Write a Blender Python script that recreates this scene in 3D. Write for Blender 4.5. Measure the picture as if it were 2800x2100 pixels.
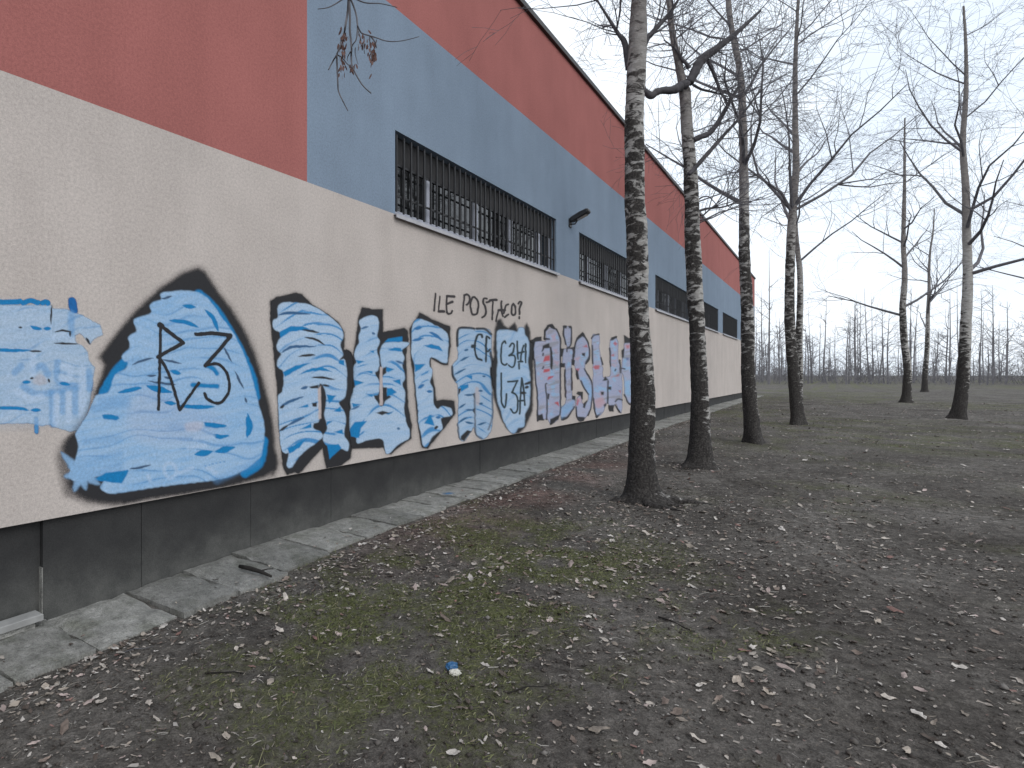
import bpy, math, random
import numpy as np
from mathutils import Vector, Matrix, noise as mn

for o in list(bpy.data.objects):
    bpy.data.objects.remove(o)
scene = bpy.context.scene
COL = scene.collection
R = math.radians

# ------------------------------------------------------------------ camera
EYE = 1.6
cam_d = bpy.data.cameras.new('camera')
cam = bpy.data.objects.new('camera', cam_d)
COL.objects.link(cam)
cam.location = (0, 0, EYE)
cam.rotation_euler = (R(90), 0, 0)
FPX = 1650.0                      # focal length in pixels of a 2800 px wide picture
cam_d.sensor_fit = 'HORIZONTAL'
cam_d.sensor_width = 36.0
cam_d.lens = FPX / 2800 * 36
cam_d.shift_x = (1400 - 1008) / 2800
cam_d.shift_y = -(1050 - 1026) / 2800
cam_d.clip_start = 0.05
cam_d.clip_end = 5000
scene.camera = cam

# ------------------------------------------------------------------ world, sun, exposure
SUN_EL, SUN_AZ = R(38), R(150)     # azimuth clockwise from +Y (behind the camera, to the right)
world = bpy.data.worlds.new('World')
scene.world = world
world.use_nodes = True
wn = world.node_tree.nodes
wl = world.node_tree.links
wn.clear()
w_out = wn.new('ShaderNodeOutputWorld')
w_bg = wn.new('ShaderNodeBackground')
w_sky = wn.new('ShaderNodeTexSky')
w_sky.sky_type = 'NISHITA'
w_sky.sun_disc = False
w_sky.sun_elevation = SUN_EL
w_sky.sun_rotation = SUN_AZ
w_sky.air_density = 1.0
w_sky.dust_density = 5.0
w_sky.ozone_density = 1.0
w_hsv = wn.new('ShaderNodeHueSaturation')
w_hsv.inputs['Saturation'].default_value = 0.22
w_mix = wn.new('ShaderNodeMix')
w_mix.data_type = 'RGBA'
w_mix.inputs['Factor'].default_value = 0.72
w_tc = wn.new('ShaderNodeTexCoord')
w_map = wn.new('ShaderNodeMapping')
w_map.inputs['Scale'].default_value = (1.0, 1.0, 2.5)
w_noise = wn.new('ShaderNodeTexNoise')
w_noise.inputs['Scale'].default_value = 2.2
w_noise.inputs['Detail'].default_value = 5
w_ramp = wn.new('ShaderNodeValToRGB')
w_ramp.color_ramp.elements[0].position = 0.3
w_ramp.color_ramp.elements[0].color = (6.7, 7.6, 8.7, 1)
w_ramp.color_ramp.elements[1].position = 0.75
w_ramp.color_ramp.elements[1].color = (10.0, 10.3, 10.6, 1)
wl.new(w_tc.outputs['Generated'], w_map.inputs['Vector'])
wl.new(w_map.outputs['Vector'], w_noise.inputs['Vector'])
wl.new(w_noise.outputs['Fac'], w_ramp.inputs['Fac'])
wl.new(w_sky.outputs['Color'], w_hsv.inputs['Color'])
wl.new(w_hsv.outputs['Color'], w_mix.inputs['A'])
wl.new(w_ramp.outputs['Color'], w_mix.inputs['B'])
wl.new(w_mix.outputs['Result'], w_bg.inputs['Color'])
w_bg.inputs['Strength'].default_value = 0.142
wl.new(w_bg.outputs['Background'], w_out.inputs['Surface'])

sun_d = bpy.data.lights.new('sun', 'SUN')
sun_d.energy = 0.55
sun_d.angle = R(30)
sun_d.color = (1.0, 0.97, 0.93)
sun = bpy.data.objects.new('sun', sun_d)
COL.objects.link(sun)
sdir = Vector((math.sin(SUN_AZ) * math.cos(SUN_EL), math.cos(SUN_AZ) * math.cos(SUN_EL), math.sin(SUN_EL)))
sun.rotation_euler = (-sdir).to_track_quat('-Z', 'Y').to_euler()
sun.location = (20, -20, 30)

scene.view_settings.view_transform = 'Standard'
scene.view_settings.look = 'None'
scene.view_settings.exposure = 0.22
scene.view_settings.gamma = 1.0
scene.view_settings.use_curve_mapping = False
scene.cycles.max_bounces = 4
scene.cycles.transparent_max_bounces = 16

# ------------------------------------------------------------------ frame of the building wall
HZ = 1026.0
VPX = 2288.0
X0 = -5.06
NRM = math.hypot(VPX - 1008, FPX)
DX, DY = (VPX - 1008) / NRM, FPX / NRM      # direction along the wall
ANG = math.atan2(DY, DX)


def lv(L, v, z=0.0):
    """wall frame (L along the wall, v into the building) -> world"""
    return Vector((X0 + DX * L - DY * v, DY * L + DX * v, z))


def lv_inv(x, y):
    a, b = x - X0, y
    return a * DX + b * DY, -a * DY + b * DX


def wall_pt(px, py):
    """point of the wall seen in the photograph at px,py -> (L, z)"""
    Y = -X0 * FPX / (VPX - px)
    return Y / DY, EYE - (py - HZ) * Y / FPX


def at_depth(px, py, Y):
    return Vector(((px - 1008) / FPX * Y, Y, EYE - (py - HZ) / FPX * Y))


_nz = {}


def vnoise(x, y, seed=0):
    """smooth value noise, numpy, 0..1"""
    if seed not in _nz:
        _nz[seed] = np.random.RandomState(seed + 77).rand(256, 256)
    g = _nz[seed]
    x = np.asarray(x, float)
    y = np.asarray(y, float)
    xi = np.floor(x).astype(int)
    yi = np.floor(y).astype(int)
    fx = x - xi
    fy = y - yi
    fx = fx * fx * (3 - 2 * fx)
    fy = fy * fy * (3 - 2 * fy)
    a = g[xi % 256, yi % 256]
    b = g[(xi + 1) % 256, yi % 256]
    c = g[xi % 256, (yi + 1) % 256]
    d = g[(xi + 1) % 256, (yi + 1) % 256]
    return (a * (1 - fx) + b * fx) * (1 - fy) + (c * (1 - fx) + d * fx) * fy


def fbm(x, y, seed=0, octv=3):
    s, a, t = 0, 1.0, 0
    for k in range(octv):
        s = s + a * vnoise(np.asarray(x) * 2 ** k + 13.7 * k, np.asarray(y) * 2 ** k + 7.1 * k, seed + k)
        t += a
        a *= 0.5
    return s / t


PROFILE_L = np.array([-400, 0, 4.9, 5.6, 6.4, 7.6, 12, 18.6, 34, 60, 400], float)
PROFILE_Z = np.array([-0.12, -0.06, 0.0, 0.04, 0.065, 0.11, 0.19, 0.285, 0.36, 0.4, 0.4], float)


def base_h(L):
    return np.interp(L, PROFILE_L, PROFILE_Z)


def ground_h(L, v):
    L = np.asarray(L, float)
    v = np.asarray(v, float)
    h = base_h(L)
    far = np.clip((np.abs(v) + np.abs(L - 8) - 30) / 60, 0, 1)
    n = (fbm(L * 0.9, v * 0.9, 3) - 0.5) * 0.10 + (fbm(L * 4.5, v * 4.5, 9) - 0.5) * 0.045
    n2 = (vnoise(L * 17, v * 17, 21) - 0.5) * 0.014
    edge = np.clip((-v - 0.45) / 0.45, 0, 1)          # calm near the slabs
    h = h + (n + n2) * edge * (1 - far) - 0.03 * (1 - edge)
    return h


def moss_f(L, v):
    L = np.asarray(L, float)
    v = np.asarray(v, float)
    e = ((L - 7.0) / 2.35) ** 2 + ((v + 1.95) / 1.5) ** 2
    m = np.clip(1.25 - e, 0, 1)
    n = fbm(L * 3.2, v * 3.2, 31, 4)
    m2 = np.clip((fbm(L * 0.8, v * 0.8, 41) - 0.55) * 3, 0, 0.5)
    farw = np.clip((L - 13) / 6, 0, 1)
    m2 = m2 + farw * np.clip((fbm(L * 0.22, v * 0.22, 47) - 0.42) * 4, 0, .75)
    return np.clip((np.maximum(m * 1.1, m2)) * np.clip((n - 0.40) * 4.0, 0, 1), 0, 1)


# ------------------------------------------------------------------ helpers
def tag(o, label=None, cat=None, group=None, kind=None):
    if label:
        o['label'] = label
    if cat:
        o['category'] = cat
    if group:
        o['group'] = group
    if kind:
        o['kind'] = kind
    return o


def link(name, me, mat=None, parent=None, loc=None):
    o = bpy.data.objects.new(name, me)
    COL.objects.link(o)
    if mat is not None and me is not None and len(me.materials) == 0:
        me.materials.append(mat)
    if parent is not None:
        o.parent = parent
    if loc is not None:
        o.location = loc
    return o


def empty(name, loc=(0, 0, 0), rz=0):
    o = bpy.data.objects.new(name, None)
    COL.objects.link(o)
    o.location = loc
    o.rotation_euler = (0, 0, rz)
    o.empty_display_size = 0.1
    return o


class MB:
    def __init__(self):
        self.v = []
        self.f = []

    def box(self, x0, x1, y0, y1, z0, z1):
        b = len(self.v)
        self.v += [(x0, y0, z0), (x1, y0, z0), (x1, y1, z0), (x0, y1, z0),
                   (x0, y0, z1), (x1, y0, z1), (x1, y1, z1), (x0, y1, z1)]
        self.f += [tuple(b + i for i in q) for q in
                   ((0, 3, 2, 1), (4, 5, 6, 7), (0, 1, 5, 4), (1, 2, 6, 5), (2, 3, 7, 6), (3, 0, 4, 7))]
        return self

    def bbox_bevel(self, x0, x1, y0, y1, z0, z1, c):
        """box whose top edges are chamfered"""
        b = len(self.v)
        self.v += [(x0, y0, z0), (x1, y0, z0), (x1, y1, z0), (x0, y1, z0),
                   (x0, y0, z1 - c), (x1, y0, z1 - c), (x1, y1, z1 - c), (x0, y1, z1 - c),
                   (x0 + c, y0 + c, z1), (x1 - c, y0 + c, z1), (x1 - c, y1 - c, z1), (x0 + c, y1 - c, z1)]
        self.f += [tuple(b + i for i in q) for q in
                   ((0, 3, 2, 1), (0, 1, 5, 4), (1, 2, 6, 5), (2, 3, 7, 6), (3, 0, 4, 7),
                    (4, 5, 9, 8), (5, 6, 10, 9), (6, 7, 11, 10), (7, 4, 8, 11), (8, 9, 10, 11))]
        return self

    def tube(self, pts, rad, sides=6, cap=True):
        pts = [Vector(p) for p in pts]
        n = len(pts)
        if not hasattr(rad, '__len__'):
            rad = [rad] * n
        up = None
        rings = []
        for i in range(n):
            t = (pts[min(i + 1, n - 1)] - pts[max(i - 1, 0)])
            if t.length < 1e-9:
                t = Vector((0, 0, 1))
            t.normalize()
            if up is None:
                a = Vector((1, 0, 0)) if abs(t.x) < 0.8 else Vector((0, 1, 0))
                up = (a - t * a.dot(t)).normalized()
            else:
                up = up - t * up.dot(t)
                if up.length < 1e-6:
                    up = t.orthogonal()
                up.normalize()
            s = t.cross(up)
            b = len(self.v)
            for k in range(sides):
                an = 2 * math.pi * k / sides
                p = pts[i] + (up * math.cos(an) + s * math.sin(an)) * rad[i]
                self.v.append((p.x, p.y, p.z))
            rings.append(b)
        for i in range(n - 1):
            a, b = rings[i], rings[i + 1]
            for k in range(sides):
                k2 = (k + 1) % sides
                self.f.append((a + k, a + k2, b + k2, b + k))
        if cap:
            self.f.append(tuple(rings[0] + k for k in reversed(range(sides))))
            self.f.append(tuple(rings[-1] + k for k in range(sides)))
        return self

    def mesh(self, name, smooth=False):
        me = bpy.data.meshes.new(name)
        me.from_pydata(self.v, [], self.f)
        if smooth:
            me.polygons.foreach_set('use_smooth', [True] * len(me.polygons))
        me.update()
        return me

    def build(self, name, mat, parent=None, loc=None, smooth=False):
        return link(name, self.mesh(name, smooth), mat, parent, loc)


def np_mesh(name, verts, quads, smooth=False):
    me = bpy.data.meshes.new(name)
    verts = np.asarray(verts, np.float32)
    quads = np.asarray(quads, np.int32)
    k = quads.shape[1]
    me.vertices.add(len(verts))
    me.vertices.foreach_set('co', verts.ravel())
    me.loops.add(quads.size)
    me.loops.foreach_set('vertex_index', quads.ravel())
    me.polygons.add(len(quads))
    me.polygons.foreach_set('loop_start', np.arange(0, quads.size, k, dtype=np.int32))
    me.polygons.foreach_set('loop_total', np.full(len(quads), k, np.int32))
    if smooth:
        me.polygons.foreach_set('use_smooth', np.ones(len(quads), bool))
    me.update(calc_edges=True)
    me.validate()
    return me


def srgb(r, g, b, gain=1.0):
    def f(c):
        c /= 255.0
        return (c / 12.92 if c <= 0.04045 else ((c + 0.055) / 1.055) ** 2.4) * gain
    return (f(r), f(g), f(b))


# ------------------------------------------------------------------ materials
def new_mat(name, rough=0.8, spec=0.3):
    m = bpy.data.materials.new(name)
    m.use_nodes = True
    nt = m.node_tree
    b = nt.nodes['Principled BSDF']
    b.inputs['Roughness'].default_value = rough
    b.inputs['Specular IOR Level'].default_value = spec
    return m, nt, b


def n_noise(nt, vec, scale, detail=4, rough=0.6, dist=0.0):
    n = nt.nodes.new('ShaderNodeTexNoise')
    n.inputs['Scale'].default_value = scale
    n.inputs['Detail'].default_value = detail
    n.inputs['Roughness'].default_value = rough
    n.inputs['Distortion'].default_value = dist
    if vec is not None:
        nt.links.new(vec, n.inputs['Vector'])
    return n.outputs['Fac']


def n_map(nt, vec, scale=(1, 1, 1), loc=(0, 0, 0)):
    n = nt.nodes.new('ShaderNodeMapping')
    n.inputs['Scale'].default_value = scale
    n.inputs['Location'].default_value = loc
    nt.links.new(vec, n.inputs['Vector'])
    return n.outputs['Vector']


def n_ramp(nt, fac, stops):
    n = nt.nodes.new('ShaderNodeValToRGB')
    cr = n.color_ramp
    while len(cr.elements) < len(stops):
        cr.elements.new(0.5)
    for e, (p, c) in zip(cr.elements, stops):
        e.position = p
        e.color = (c[0], c[1], c[2], 1) if hasattr(c, '__len__') else (c, c, c, 1)
    nt.links.new(fac, n.inputs['Fac'])
    return n.outputs['Color']


def n_mix(nt, a, b, fac, mode='MIX'):
    n = nt.nodes.new('ShaderNodeMix')
    n.data_type = 'RGBA'
    n.blend_type = mode
    for key, val in (('A', a), ('B', b), ('Factor', fac)):
        sock = [s for s in n.inputs if s.name == key and (s.type == 'RGBA' or (key == 'Factor' and s.type == 'VALUE'))][0]
        if isinstance(val, (int, float)):
            sock.default_value = val
        elif isinstance(val, tuple):
            sock.default_value = (val[0], val[1], val[2], 1)
        else:
            nt.links.new(val, sock)
    return [s for s in n.outputs if s.type == 'RGBA'][0]


def n_math(nt, op, a, b=None, clamp=False):
    n = nt.nodes.new('ShaderNodeMath')
    n.operation = op
    n.use_clamp = clamp
    for i, val in enumerate((a, b)):
        if val is None:
            continue
        if isinstance(val, (int, float)):
            n.inputs[i].default_value = val
        else:
            nt.links.new(val, n.inputs[i])
    return n.outputs[0]


def n_range(nt, val, a, b, c=0.0, d=1.0):
    n = nt.nodes.new('ShaderNodeMapRange')
    n.interpolation_type = 'SMOOTHSTEP'
    n.inputs['From Min'].default_value = a
    n.inputs['From Max'].default_value = b
    n.inputs['To Min'].default_value = c
    n.inputs['To Max'].default_value = d
    nt.links.new(val, n.inputs['Value'])
    return n.outputs['Result']


def n_bump(nt, b, height, strength=0.3, dist=0.01):
    n = nt.nodes.new('ShaderNodeBump')
    n.inputs['Strength'].default_value = strength
    n.inputs['Distance'].default_value = dist
    nt.links.new(height, n.inputs['Height'])
    nt.links.new(n.outputs['Normal'], b.inputs['Normal'])


def coord(nt, which='Object'):
    return nt.nodes.new('ShaderNodeTexCoord').outputs[which]


def sep_z(nt, vec):
    n = nt.nodes.new('ShaderNodeSeparateXYZ')
    nt.links.new(vec, n.inputs[0])
    return n.outputs


def stucco(name, col, dirt=0.12):
    m, nt, b = new_mat(name, 0.95, 0.15)
    oc = coord(nt)
    fine = n_noise(nt, oc, 140, 3, 0.7)
    med = n_noise(nt, oc, 1.3, 5, 0.6)
    streak = n_noise(nt, n_map(nt, oc, (1.6, 1.6, 0.30)), 1.4, 5, 0.6)
    c = n_mix(nt, col, (0, 0, 0), 0.0)
    f1 = n_ramp(nt, fine, [(0.25, 0.80), (0.75, 1.18)])
    f2 = n_ramp(nt, med, [(0.3, 1 - dirt), (0.7, 1 + dirt * 0.45)])
    f3 = n_ramp(nt, streak, [(0.3, (1 - dirt * .9, 1 - dirt * .95, 1 - dirt)), (0.62, 1.02)])
    c = n_mix(nt, c, f1, 1.0, 'MULTIPLY')
    gr = n_ramp(nt, n_noise(nt, oc, 48, 2, 0.8), [(0.28, 0.84), (0.72, 1.15)])
    c = n_mix(nt, c, gr, 1.0, 'MULTIPLY')
    c = n_mix(nt, c, f2, 1.0, 'MULTIPLY')
    c = n_mix(nt, c, f3, 1.0, 'MULTIPLY')
    nt.links.new(c, b.inputs['Base Color'])
    n_bump(nt, b, n_noise(nt, oc, 220, 3, 0.6), 0.45, 0.004)
    return m


M = {}
M['beige'] = stucco('beige_render', srgb(176, 168, 163, 1.09), 0.08)
M['red'] = stucco('red_render', srgb(156, 99, 95, 1.02), 0.08)
M['blue'] = stucco('blue_render', srgb(122, 137, 154, 1.02), 0.08)


def mat_plinth():
    m, nt, b = new_mat('plinth_paint', 0.8, 0.3)
    oc = coord(nt)
    z = sep_z(nt, oc)[2]
    zz = n_math(nt, 'ADD', z, n_math(nt, 'MULTIPLY', n_noise(nt, oc, 2.2, 5), 0.5))
    dust = n_range(nt, zz, 0.75, 0.25)
    base = n_ramp(nt, n_noise(nt, oc, 3.5, 6, 0.65), [(0.3, (0.021, 0.021, 0.022)), (0.7, (0.035, 0.035, 0.035))])
    du = n_ramp(nt, n_noise(nt, oc, 9, 5), [(0.3, (0.052, 0.053, 0.051)), (0.7, (0.09, 0.09, 0.085))])
    c = n_mix(nt, base, du, dust)
    sp = n_ramp(nt, n_noise(nt, oc, 160, 2, 0.7), [(0.3, 0.8), (0.7, 1.2)])
    c = n_mix(nt, c, sp, 1.0, 'MULTIPLY')
    nt.links.new(c, b.inputs['Base Color'])
    n_bump(nt, b, n_noise(nt, oc, 90, 4), 0.3, 0.006)
    return m


M['plinth'] = mat_plinth()


def mat_plain(name, col, rough=0.6, spec=0.4, var=0.15, scale=30, bump=0.1, metal=0.0):
    m, nt, b = new_mat(name, rough, spec)
    oc = coord(nt)
    f = n_ramp(nt, n_noise(nt, oc, scale, 5, 0.6), [(0.25, 1 - var), (0.75, 1 + var)])
    c = n_mix(nt, col, f, 1.0, 'MULTIPLY')
    nt.links.new(c, b.inputs['Base Color'])
    b.inputs['Metallic'].default_value = metal
    if bump:
        n_bump(nt, b, n_noise(nt, oc, scale * 2, 3), bump, 0.004)
    return m


M['coping'] = mat_plain('coping_metal', (0.022, 0.019, 0.018), 0.5, 0.5, 0.2, 4, 0.0)
M['sill'] = mat_plain('sill_metal', (0.36, 0.36, 0.385), 0.45, 0.5, 0.15, 6, 0.0)
M['bar'] = mat_plain('grille_black', (0.018, 0.018, 0.02), 0.55, 0.4, 0.3, 12, 0.0)
M['frame'] = mat_plain('window_frame_white', (0.36, 0.38, 0.44), 0.4, 0.5, 0.08, 8, 0.0)
M['roof'] = mat_plain('roof_felt', (0.08, 0.08, 0.085), 0.9, 0.2, 0.2, 3, 0.1)
M['lamp'] = mat_plain('lamp_housing', (0.03, 0.03, 0.032), 0.5, 0.4, 0.2, 20, 0.0)
M['inside'] = mat_plain('dark_room', (0.02, 0.02, 0.022), 0.9, 0.1, 0.3, 2, 0.0)


def mat_glass():
    m, nt, b = new_mat('window_glass', 0.03, 0.5)
    b.inputs['Base Color'].default_value = (0.012, 0.013, 0.014, 1)
    b.inputs['IOR'].default_value = 1.62
    oc = coord(nt)
    n_bump(nt, b, n_noise(nt, oc, 1.5, 2), 0.04, 0.05)
    return m


M['glass'] = mat_glass()


def mat_concrete():
    m, nt, b = new_mat('slab_concrete', 0.92, 0.2)
    g = coord(nt, 'Object')
    oi = nt.nodes.new('ShaderNodeObjectInfo')
    va = nt.nodes.new('ShaderNodeVectorMath')
    va.operation = 'ADD'
    nt.links.new(g, va.inputs[0])
    nt.links.new(oi.outputs['Location'], va.inputs[1])
    p = va.outputs[0]
    c = n_ramp(nt, n_noise(nt, p, 5, 6, 0.65), [(0.25, (0.15, 0.149, 0.138)), (0.5, (0.24, 0.238, 0.223)), (0.75, (0.33, 0.325, 0.307))])
    green = n_ramp(nt, n_noise(nt, p, 2.1, 5), [(0.5, 0.0), (0.7, 0.55)])
    c = n_mix(nt, c, (0.085, 0.092, 0.065), green)
    f = n_ramp(nt, n_noise(nt, p, 60, 5, 0.8), [(0.25, 0.5), (0.5, 1.0), (0.75, 1.45)])
    c = n_mix(nt, c, f, 1.0, 'MULTIPLY')
    st = n_ramp(nt, n_noise(nt, n_map(nt, p, (1, 1, 1), (3, 5, 1)), 13, 6, 0.75), [(0.34, 0.66), (0.5, 1.0), (0.7, 1.1)])
    c = n_mix(nt, c, st, 1.0, 'MULTIPLY')
    hue = n_range(nt, oi.outputs['Random'], 0, 1, 0.82, 1.15)
    cm = nt.nodes.new('ShaderNodeCombineXYZ')
    for i in range(3):
        nt.links.new(hue, cm.inputs[i])
    c = n_mix(nt, c, cm.outputs[0], 1.0, 'MULTIPLY')
    nt.links.new(c, b.inputs['Base Color'])
    h = n_math(nt, 'ADD', n_noise(nt, p, 40, 5, 0.7), n_noise(nt, n_map(nt, p, (1, 6, 1)), 8, 3))
    n_bump(nt, b, h, 0.8, 0.018)
    return m


M['slab'] = mat_concrete()
M['pale_slab'] = mat_plain('pale_concrete', (0.24, 0.24, 0.235), 0.9, 0.2, 0.2, 8, 0.3)


def mat_ground():
    m, nt, b = new_mat('bare_soil', 0.97, 0.12)
    oc = coord(nt)
    big = n_noise(nt, oc, 0.9, 6, 0.65)
    c = n_ramp(nt, big, [(0.3, (0.058, 0.052, 0.047)), (0.5, (0.100, 0.092, 0.084)), (0.72, (0.155, 0.145, 0.134))])
    med = n_noise(nt, oc, 14, 6, 0.75)
    c = n_mix(nt, c, n_ramp(nt, med, [(0.28, 0.38), (0.5, 0.95), (0.72, 1.7)]), 1.0, 'MULTIPLY')
    fine = n_noise(nt, oc, 75, 4, 0.75)
    c = n_mix(nt, c, n_ramp(nt, fine, [(0.3, 0.55), (0.7, 1.45)]), 1.0, 'MULTIPLY')
    # pale crumbs of litter
    vo = nt.nodes.new('ShaderNodeTexVoronoi')
    vo.inputs['Scale'].default_value = 55
    nt.links.new(n_map(nt, oc, (1, 1.6, 1)), vo.inputs['Vector'])
    crumb = n_math(nt, 'MULTIPLY', n_range(nt, vo.outputs['Distance'], 0.30, 0.12), n_range(nt, sep_z(nt, vo.outputs['Color'])[0], 0.72, 0.95))
    c = n_mix(nt, c, (0.20, 0.175, 0.15), n_math(nt, 'MULTIPLY', crumb, 0.7))
    red = nt.nodes.new('ShaderNodeAttribute')
    red.attribute_name = 'redness'
    c = n_mix(nt, c, n_mix(nt, c, (1.30, 0.98, 0.95), 1.0, 'MULTIPLY'), red.outputs['Fac'])
    at = nt.nodes.new('ShaderNodeAttribute')
    at.attribute_name = 'moss'
    mossn = n_noise(nt, oc, 22, 5, 0.7)
    mf = n_math(nt, 'MULTIPLY', at.outputs['Fac'], n_range(nt, mossn, 0.3, 0.62), True)
    mc = n_ramp(nt, n_noise(nt, oc, 60, 4, 0.7), [(0.3, (0.045, 0.052, 0.020)), (0.7, (0.15, 0.16, 0.068))])
    c = n_mix(nt, c, mc, mf)
    nt.links.new(c, b.inputs['Base Color'])
    h = n_math(nt, 'ADD', n_math(nt, 'MULTIPLY', med, 1.0), n_math(nt, 'MULTIPLY', fine, 0.45))
    n_bump(nt, b, h, 0.9, 0.035)
    return m


M['ground'] = mat_ground()


def mat_attr(name, attr, rough=0.8, spec=0.2, trans=0.0, alpha=False, bumpscale=None):
    m, nt, b = new_mat(name, rough, spec)
    at = nt.nodes.new('ShaderNodeAttribute')
    at.attribute_name = attr
    nt.links.new(at.outputs['Color'], b.inputs['Base Color'])
    if alpha:
        nt.links.new(at.outputs['Alpha'], b.inputs['Alpha'])
    if bumpscale:
        oc = coord(nt)
        n_bump(nt, b, n_noise(nt, oc, bumpscale, 3), 0.4, 0.004)
    return m


M['litter'] = mat_attr('dry_leaf_scraps', 'tint', 0.75, 0.25)
M['grassblade'] = mat_attr('short_grass', 'tint', 0.7, 0.25)


def mat_paint():
    m, nt, b = new_mat('spray_paint', 0.7, 0.3)
    at = nt.nodes.new('ShaderNodeAttribute')
    at.attribute_name = 'paint'
    oc = coord(nt)
    sp = n_ramp(nt, n_noise(nt, oc, 52, 3, 0.8), [(0.27, 0.80), (0.73, 1.20)])
    c = n_mix(nt, at.outputs['Color'], sp, 1.0, 'MULTIPLY')
    nt.links.new(c, b.inputs['Base Color'])
    # the edge of the spray breaks up into fine dots
    dots = n_math(nt, 'MULTIPLY', n_math(nt, 'SUBTRACT', n_noise(nt, oc, 160, 2, 0.6), 0.5), 0.9)
    edge = n_math(nt, 'MULTIPLY', n_math(nt, 'MULTIPLY', at.outputs['Alpha'], n_math(nt, 'SUBTRACT', 1.0, at.outputs['Alpha'])), 4.0)
    al = n_math(nt, 'ADD', at.outputs['Alpha'], n_math(nt, 'MULTIPLY', dots, edge), True)
    nt.links.new(al, b.inputs['Alpha'])
    n_bump(nt, b, n_noise(nt, oc, 220, 3, 0.6), 0.35, 0.004)
    return m


M['paint'] = mat_paint()


def mat_birch():
    m, nt, b = new_mat('birch_bark', 0.85, 0.25)
    oc = coord(nt)
    z = sep_z(nt, oc)[2]
    p = n_map(nt, oc, (1, 1, 2.3))
    n1 = n_noise(nt, p, 5.6, 6, 0.66, 0.7)
    pale = n_ramp(nt, n_noise(nt, n_map(nt, oc, (1, 1, 3)), 9, 5, 0.6),
                  [(0.25, (0.20, 0.19, 0.178)), (0.5, (0.35, 0.34, 0.325)), (0.8, (0.54, 0.53, 0.515))])
    thin = n_noise(nt, n_map(nt, oc, (1, 1, 9)), 11, 4, 0.6, 0.3)
    dark = n_ramp(nt, n_noise(nt, oc, 40, 4, 0.7), [(0.3, (0.014, 0.013, 0.012)), (0.5, (0.040, 0.036, 0.034)), (0.75, (0.12, 0.112, 0.105))])
    # dark plates: dense at the foot, patches in the middle, few above
    oi = nt.nodes.new('ShaderNodeObjectInfo')
    zr = n_math(nt, 'ADD', z, n_math(nt, 'MULTIPLY', n_math(nt, 'SUBTRACT', oi.outputs['Random'], .5), .9))
    low = n_range(nt, n_math(nt, 'ADD', zr, n_math(nt, 'MULTIPLY', n_noise(nt, oc, 3.2, 5), 2.2)), 0.95, 3.8, 0.23, 0.010)
    high = n_range(nt, z, 3.9, 5.4, 0.0, -0.11)
    side = n_math(nt, 'MULTIPLY', n_range(nt, sep_z(nt, oc)[0], -.13, .13, -.5, .5), -0.17)
    thr = n_math(nt, 'ADD', n_math(nt, 'ADD', n_math(nt, 'ADD', n1, low), high), side)
    f = n_range(nt, thr, 0.51, 0.60)
    c = n_mix(nt, pale, dark, f)
    hair = n_range(nt, thin, 0.60, 0.70, 0, 0.45)
    c = n_mix(nt, c, (0.04, 0.035, 0.032), hair)
    brown = n_range(nt, z, 4.3, 6.0, 0.0, 0.75)
    up = n_ramp(nt, n_noise(nt, n_map(nt, oc, (1, 1, 2)), 8, 5), [(0.3, (0.085, 0.075, 0.075)), (0.7, (0.20, 0.175, 0.165))])
    c = n_mix(nt, c, up, brown)
    nt.links.new(c, b.inputs['Base Color'])
    h = n_math(nt, 'SUBTRACT', n_math(nt, 'MULTIPLY', n_noise(nt, p, 30, 5, 0.7), 0.6), n_math(nt, 'MULTIPLY', f, 0.4))
    crack = n_noise(nt, n_map(nt, oc, (1, 1, .35)), 26, 5, 0.7, 0.6)
    h = n_math(nt, 'ADD', h, n_math(nt, 'MULTIPLY', n_math(nt, 'MULTIPLY', crack, f), 1.1))
    n_bump(nt, b, h, 1.0, 0.035)
    return m


M['birch'] = mat_birch()
M['twig'] = mat_plain('twig_bark', (0.115, 0.112, 0.122), 0.85, 0.2, 0.35, 6, 0.2)
M['limb'] = mat_plain('limb_bark', (0.075, 0.072, 0.078), 0.85, 0.2, 0.45, 12, 0.5)
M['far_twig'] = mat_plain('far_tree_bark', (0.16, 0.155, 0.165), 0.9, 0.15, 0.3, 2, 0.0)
M['stick'] = mat_plain('dead_stick', (0.022, 0.020, 0.018), 0.85, 0.2, 0.4, 30, 0.4)
M['seed'] = mat_plain('dry_seed', (0.13, 0.075, 0.065), 0.8, 0.2, 0.4, 40, 0.2)
M['blue_plastic'] = mat_plain('blue_foil', (0.015, 0.085, 0.20), 0.35, 0.5, 0.4, 40, 0.3)
M['white_plastic'] = mat_plain('white_paper', (0.50, 0.49, 0.44), 0.7, 0.3, 0.12, 30, 0.3)

# ------------------------------------------------------------------ ground sheet
def axis(fine0, fine1, step, mid0, mid1, mstep, far):
    a = list(np.arange(mid0, fine0, mstep)) + list(np.arange(fine0, fine1, step)) + list(np.arange(fine1, mid1, mstep))
    a = np.array(a)
    lo = [mid0 - far * (k / 14.0) ** 3 for k in range(14, 0, -1)]
    hi = [mid1 + far * (k / 14.0) ** 3 for k in range(0, 15)]
    return np.concatenate([lo, a, hi])


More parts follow.
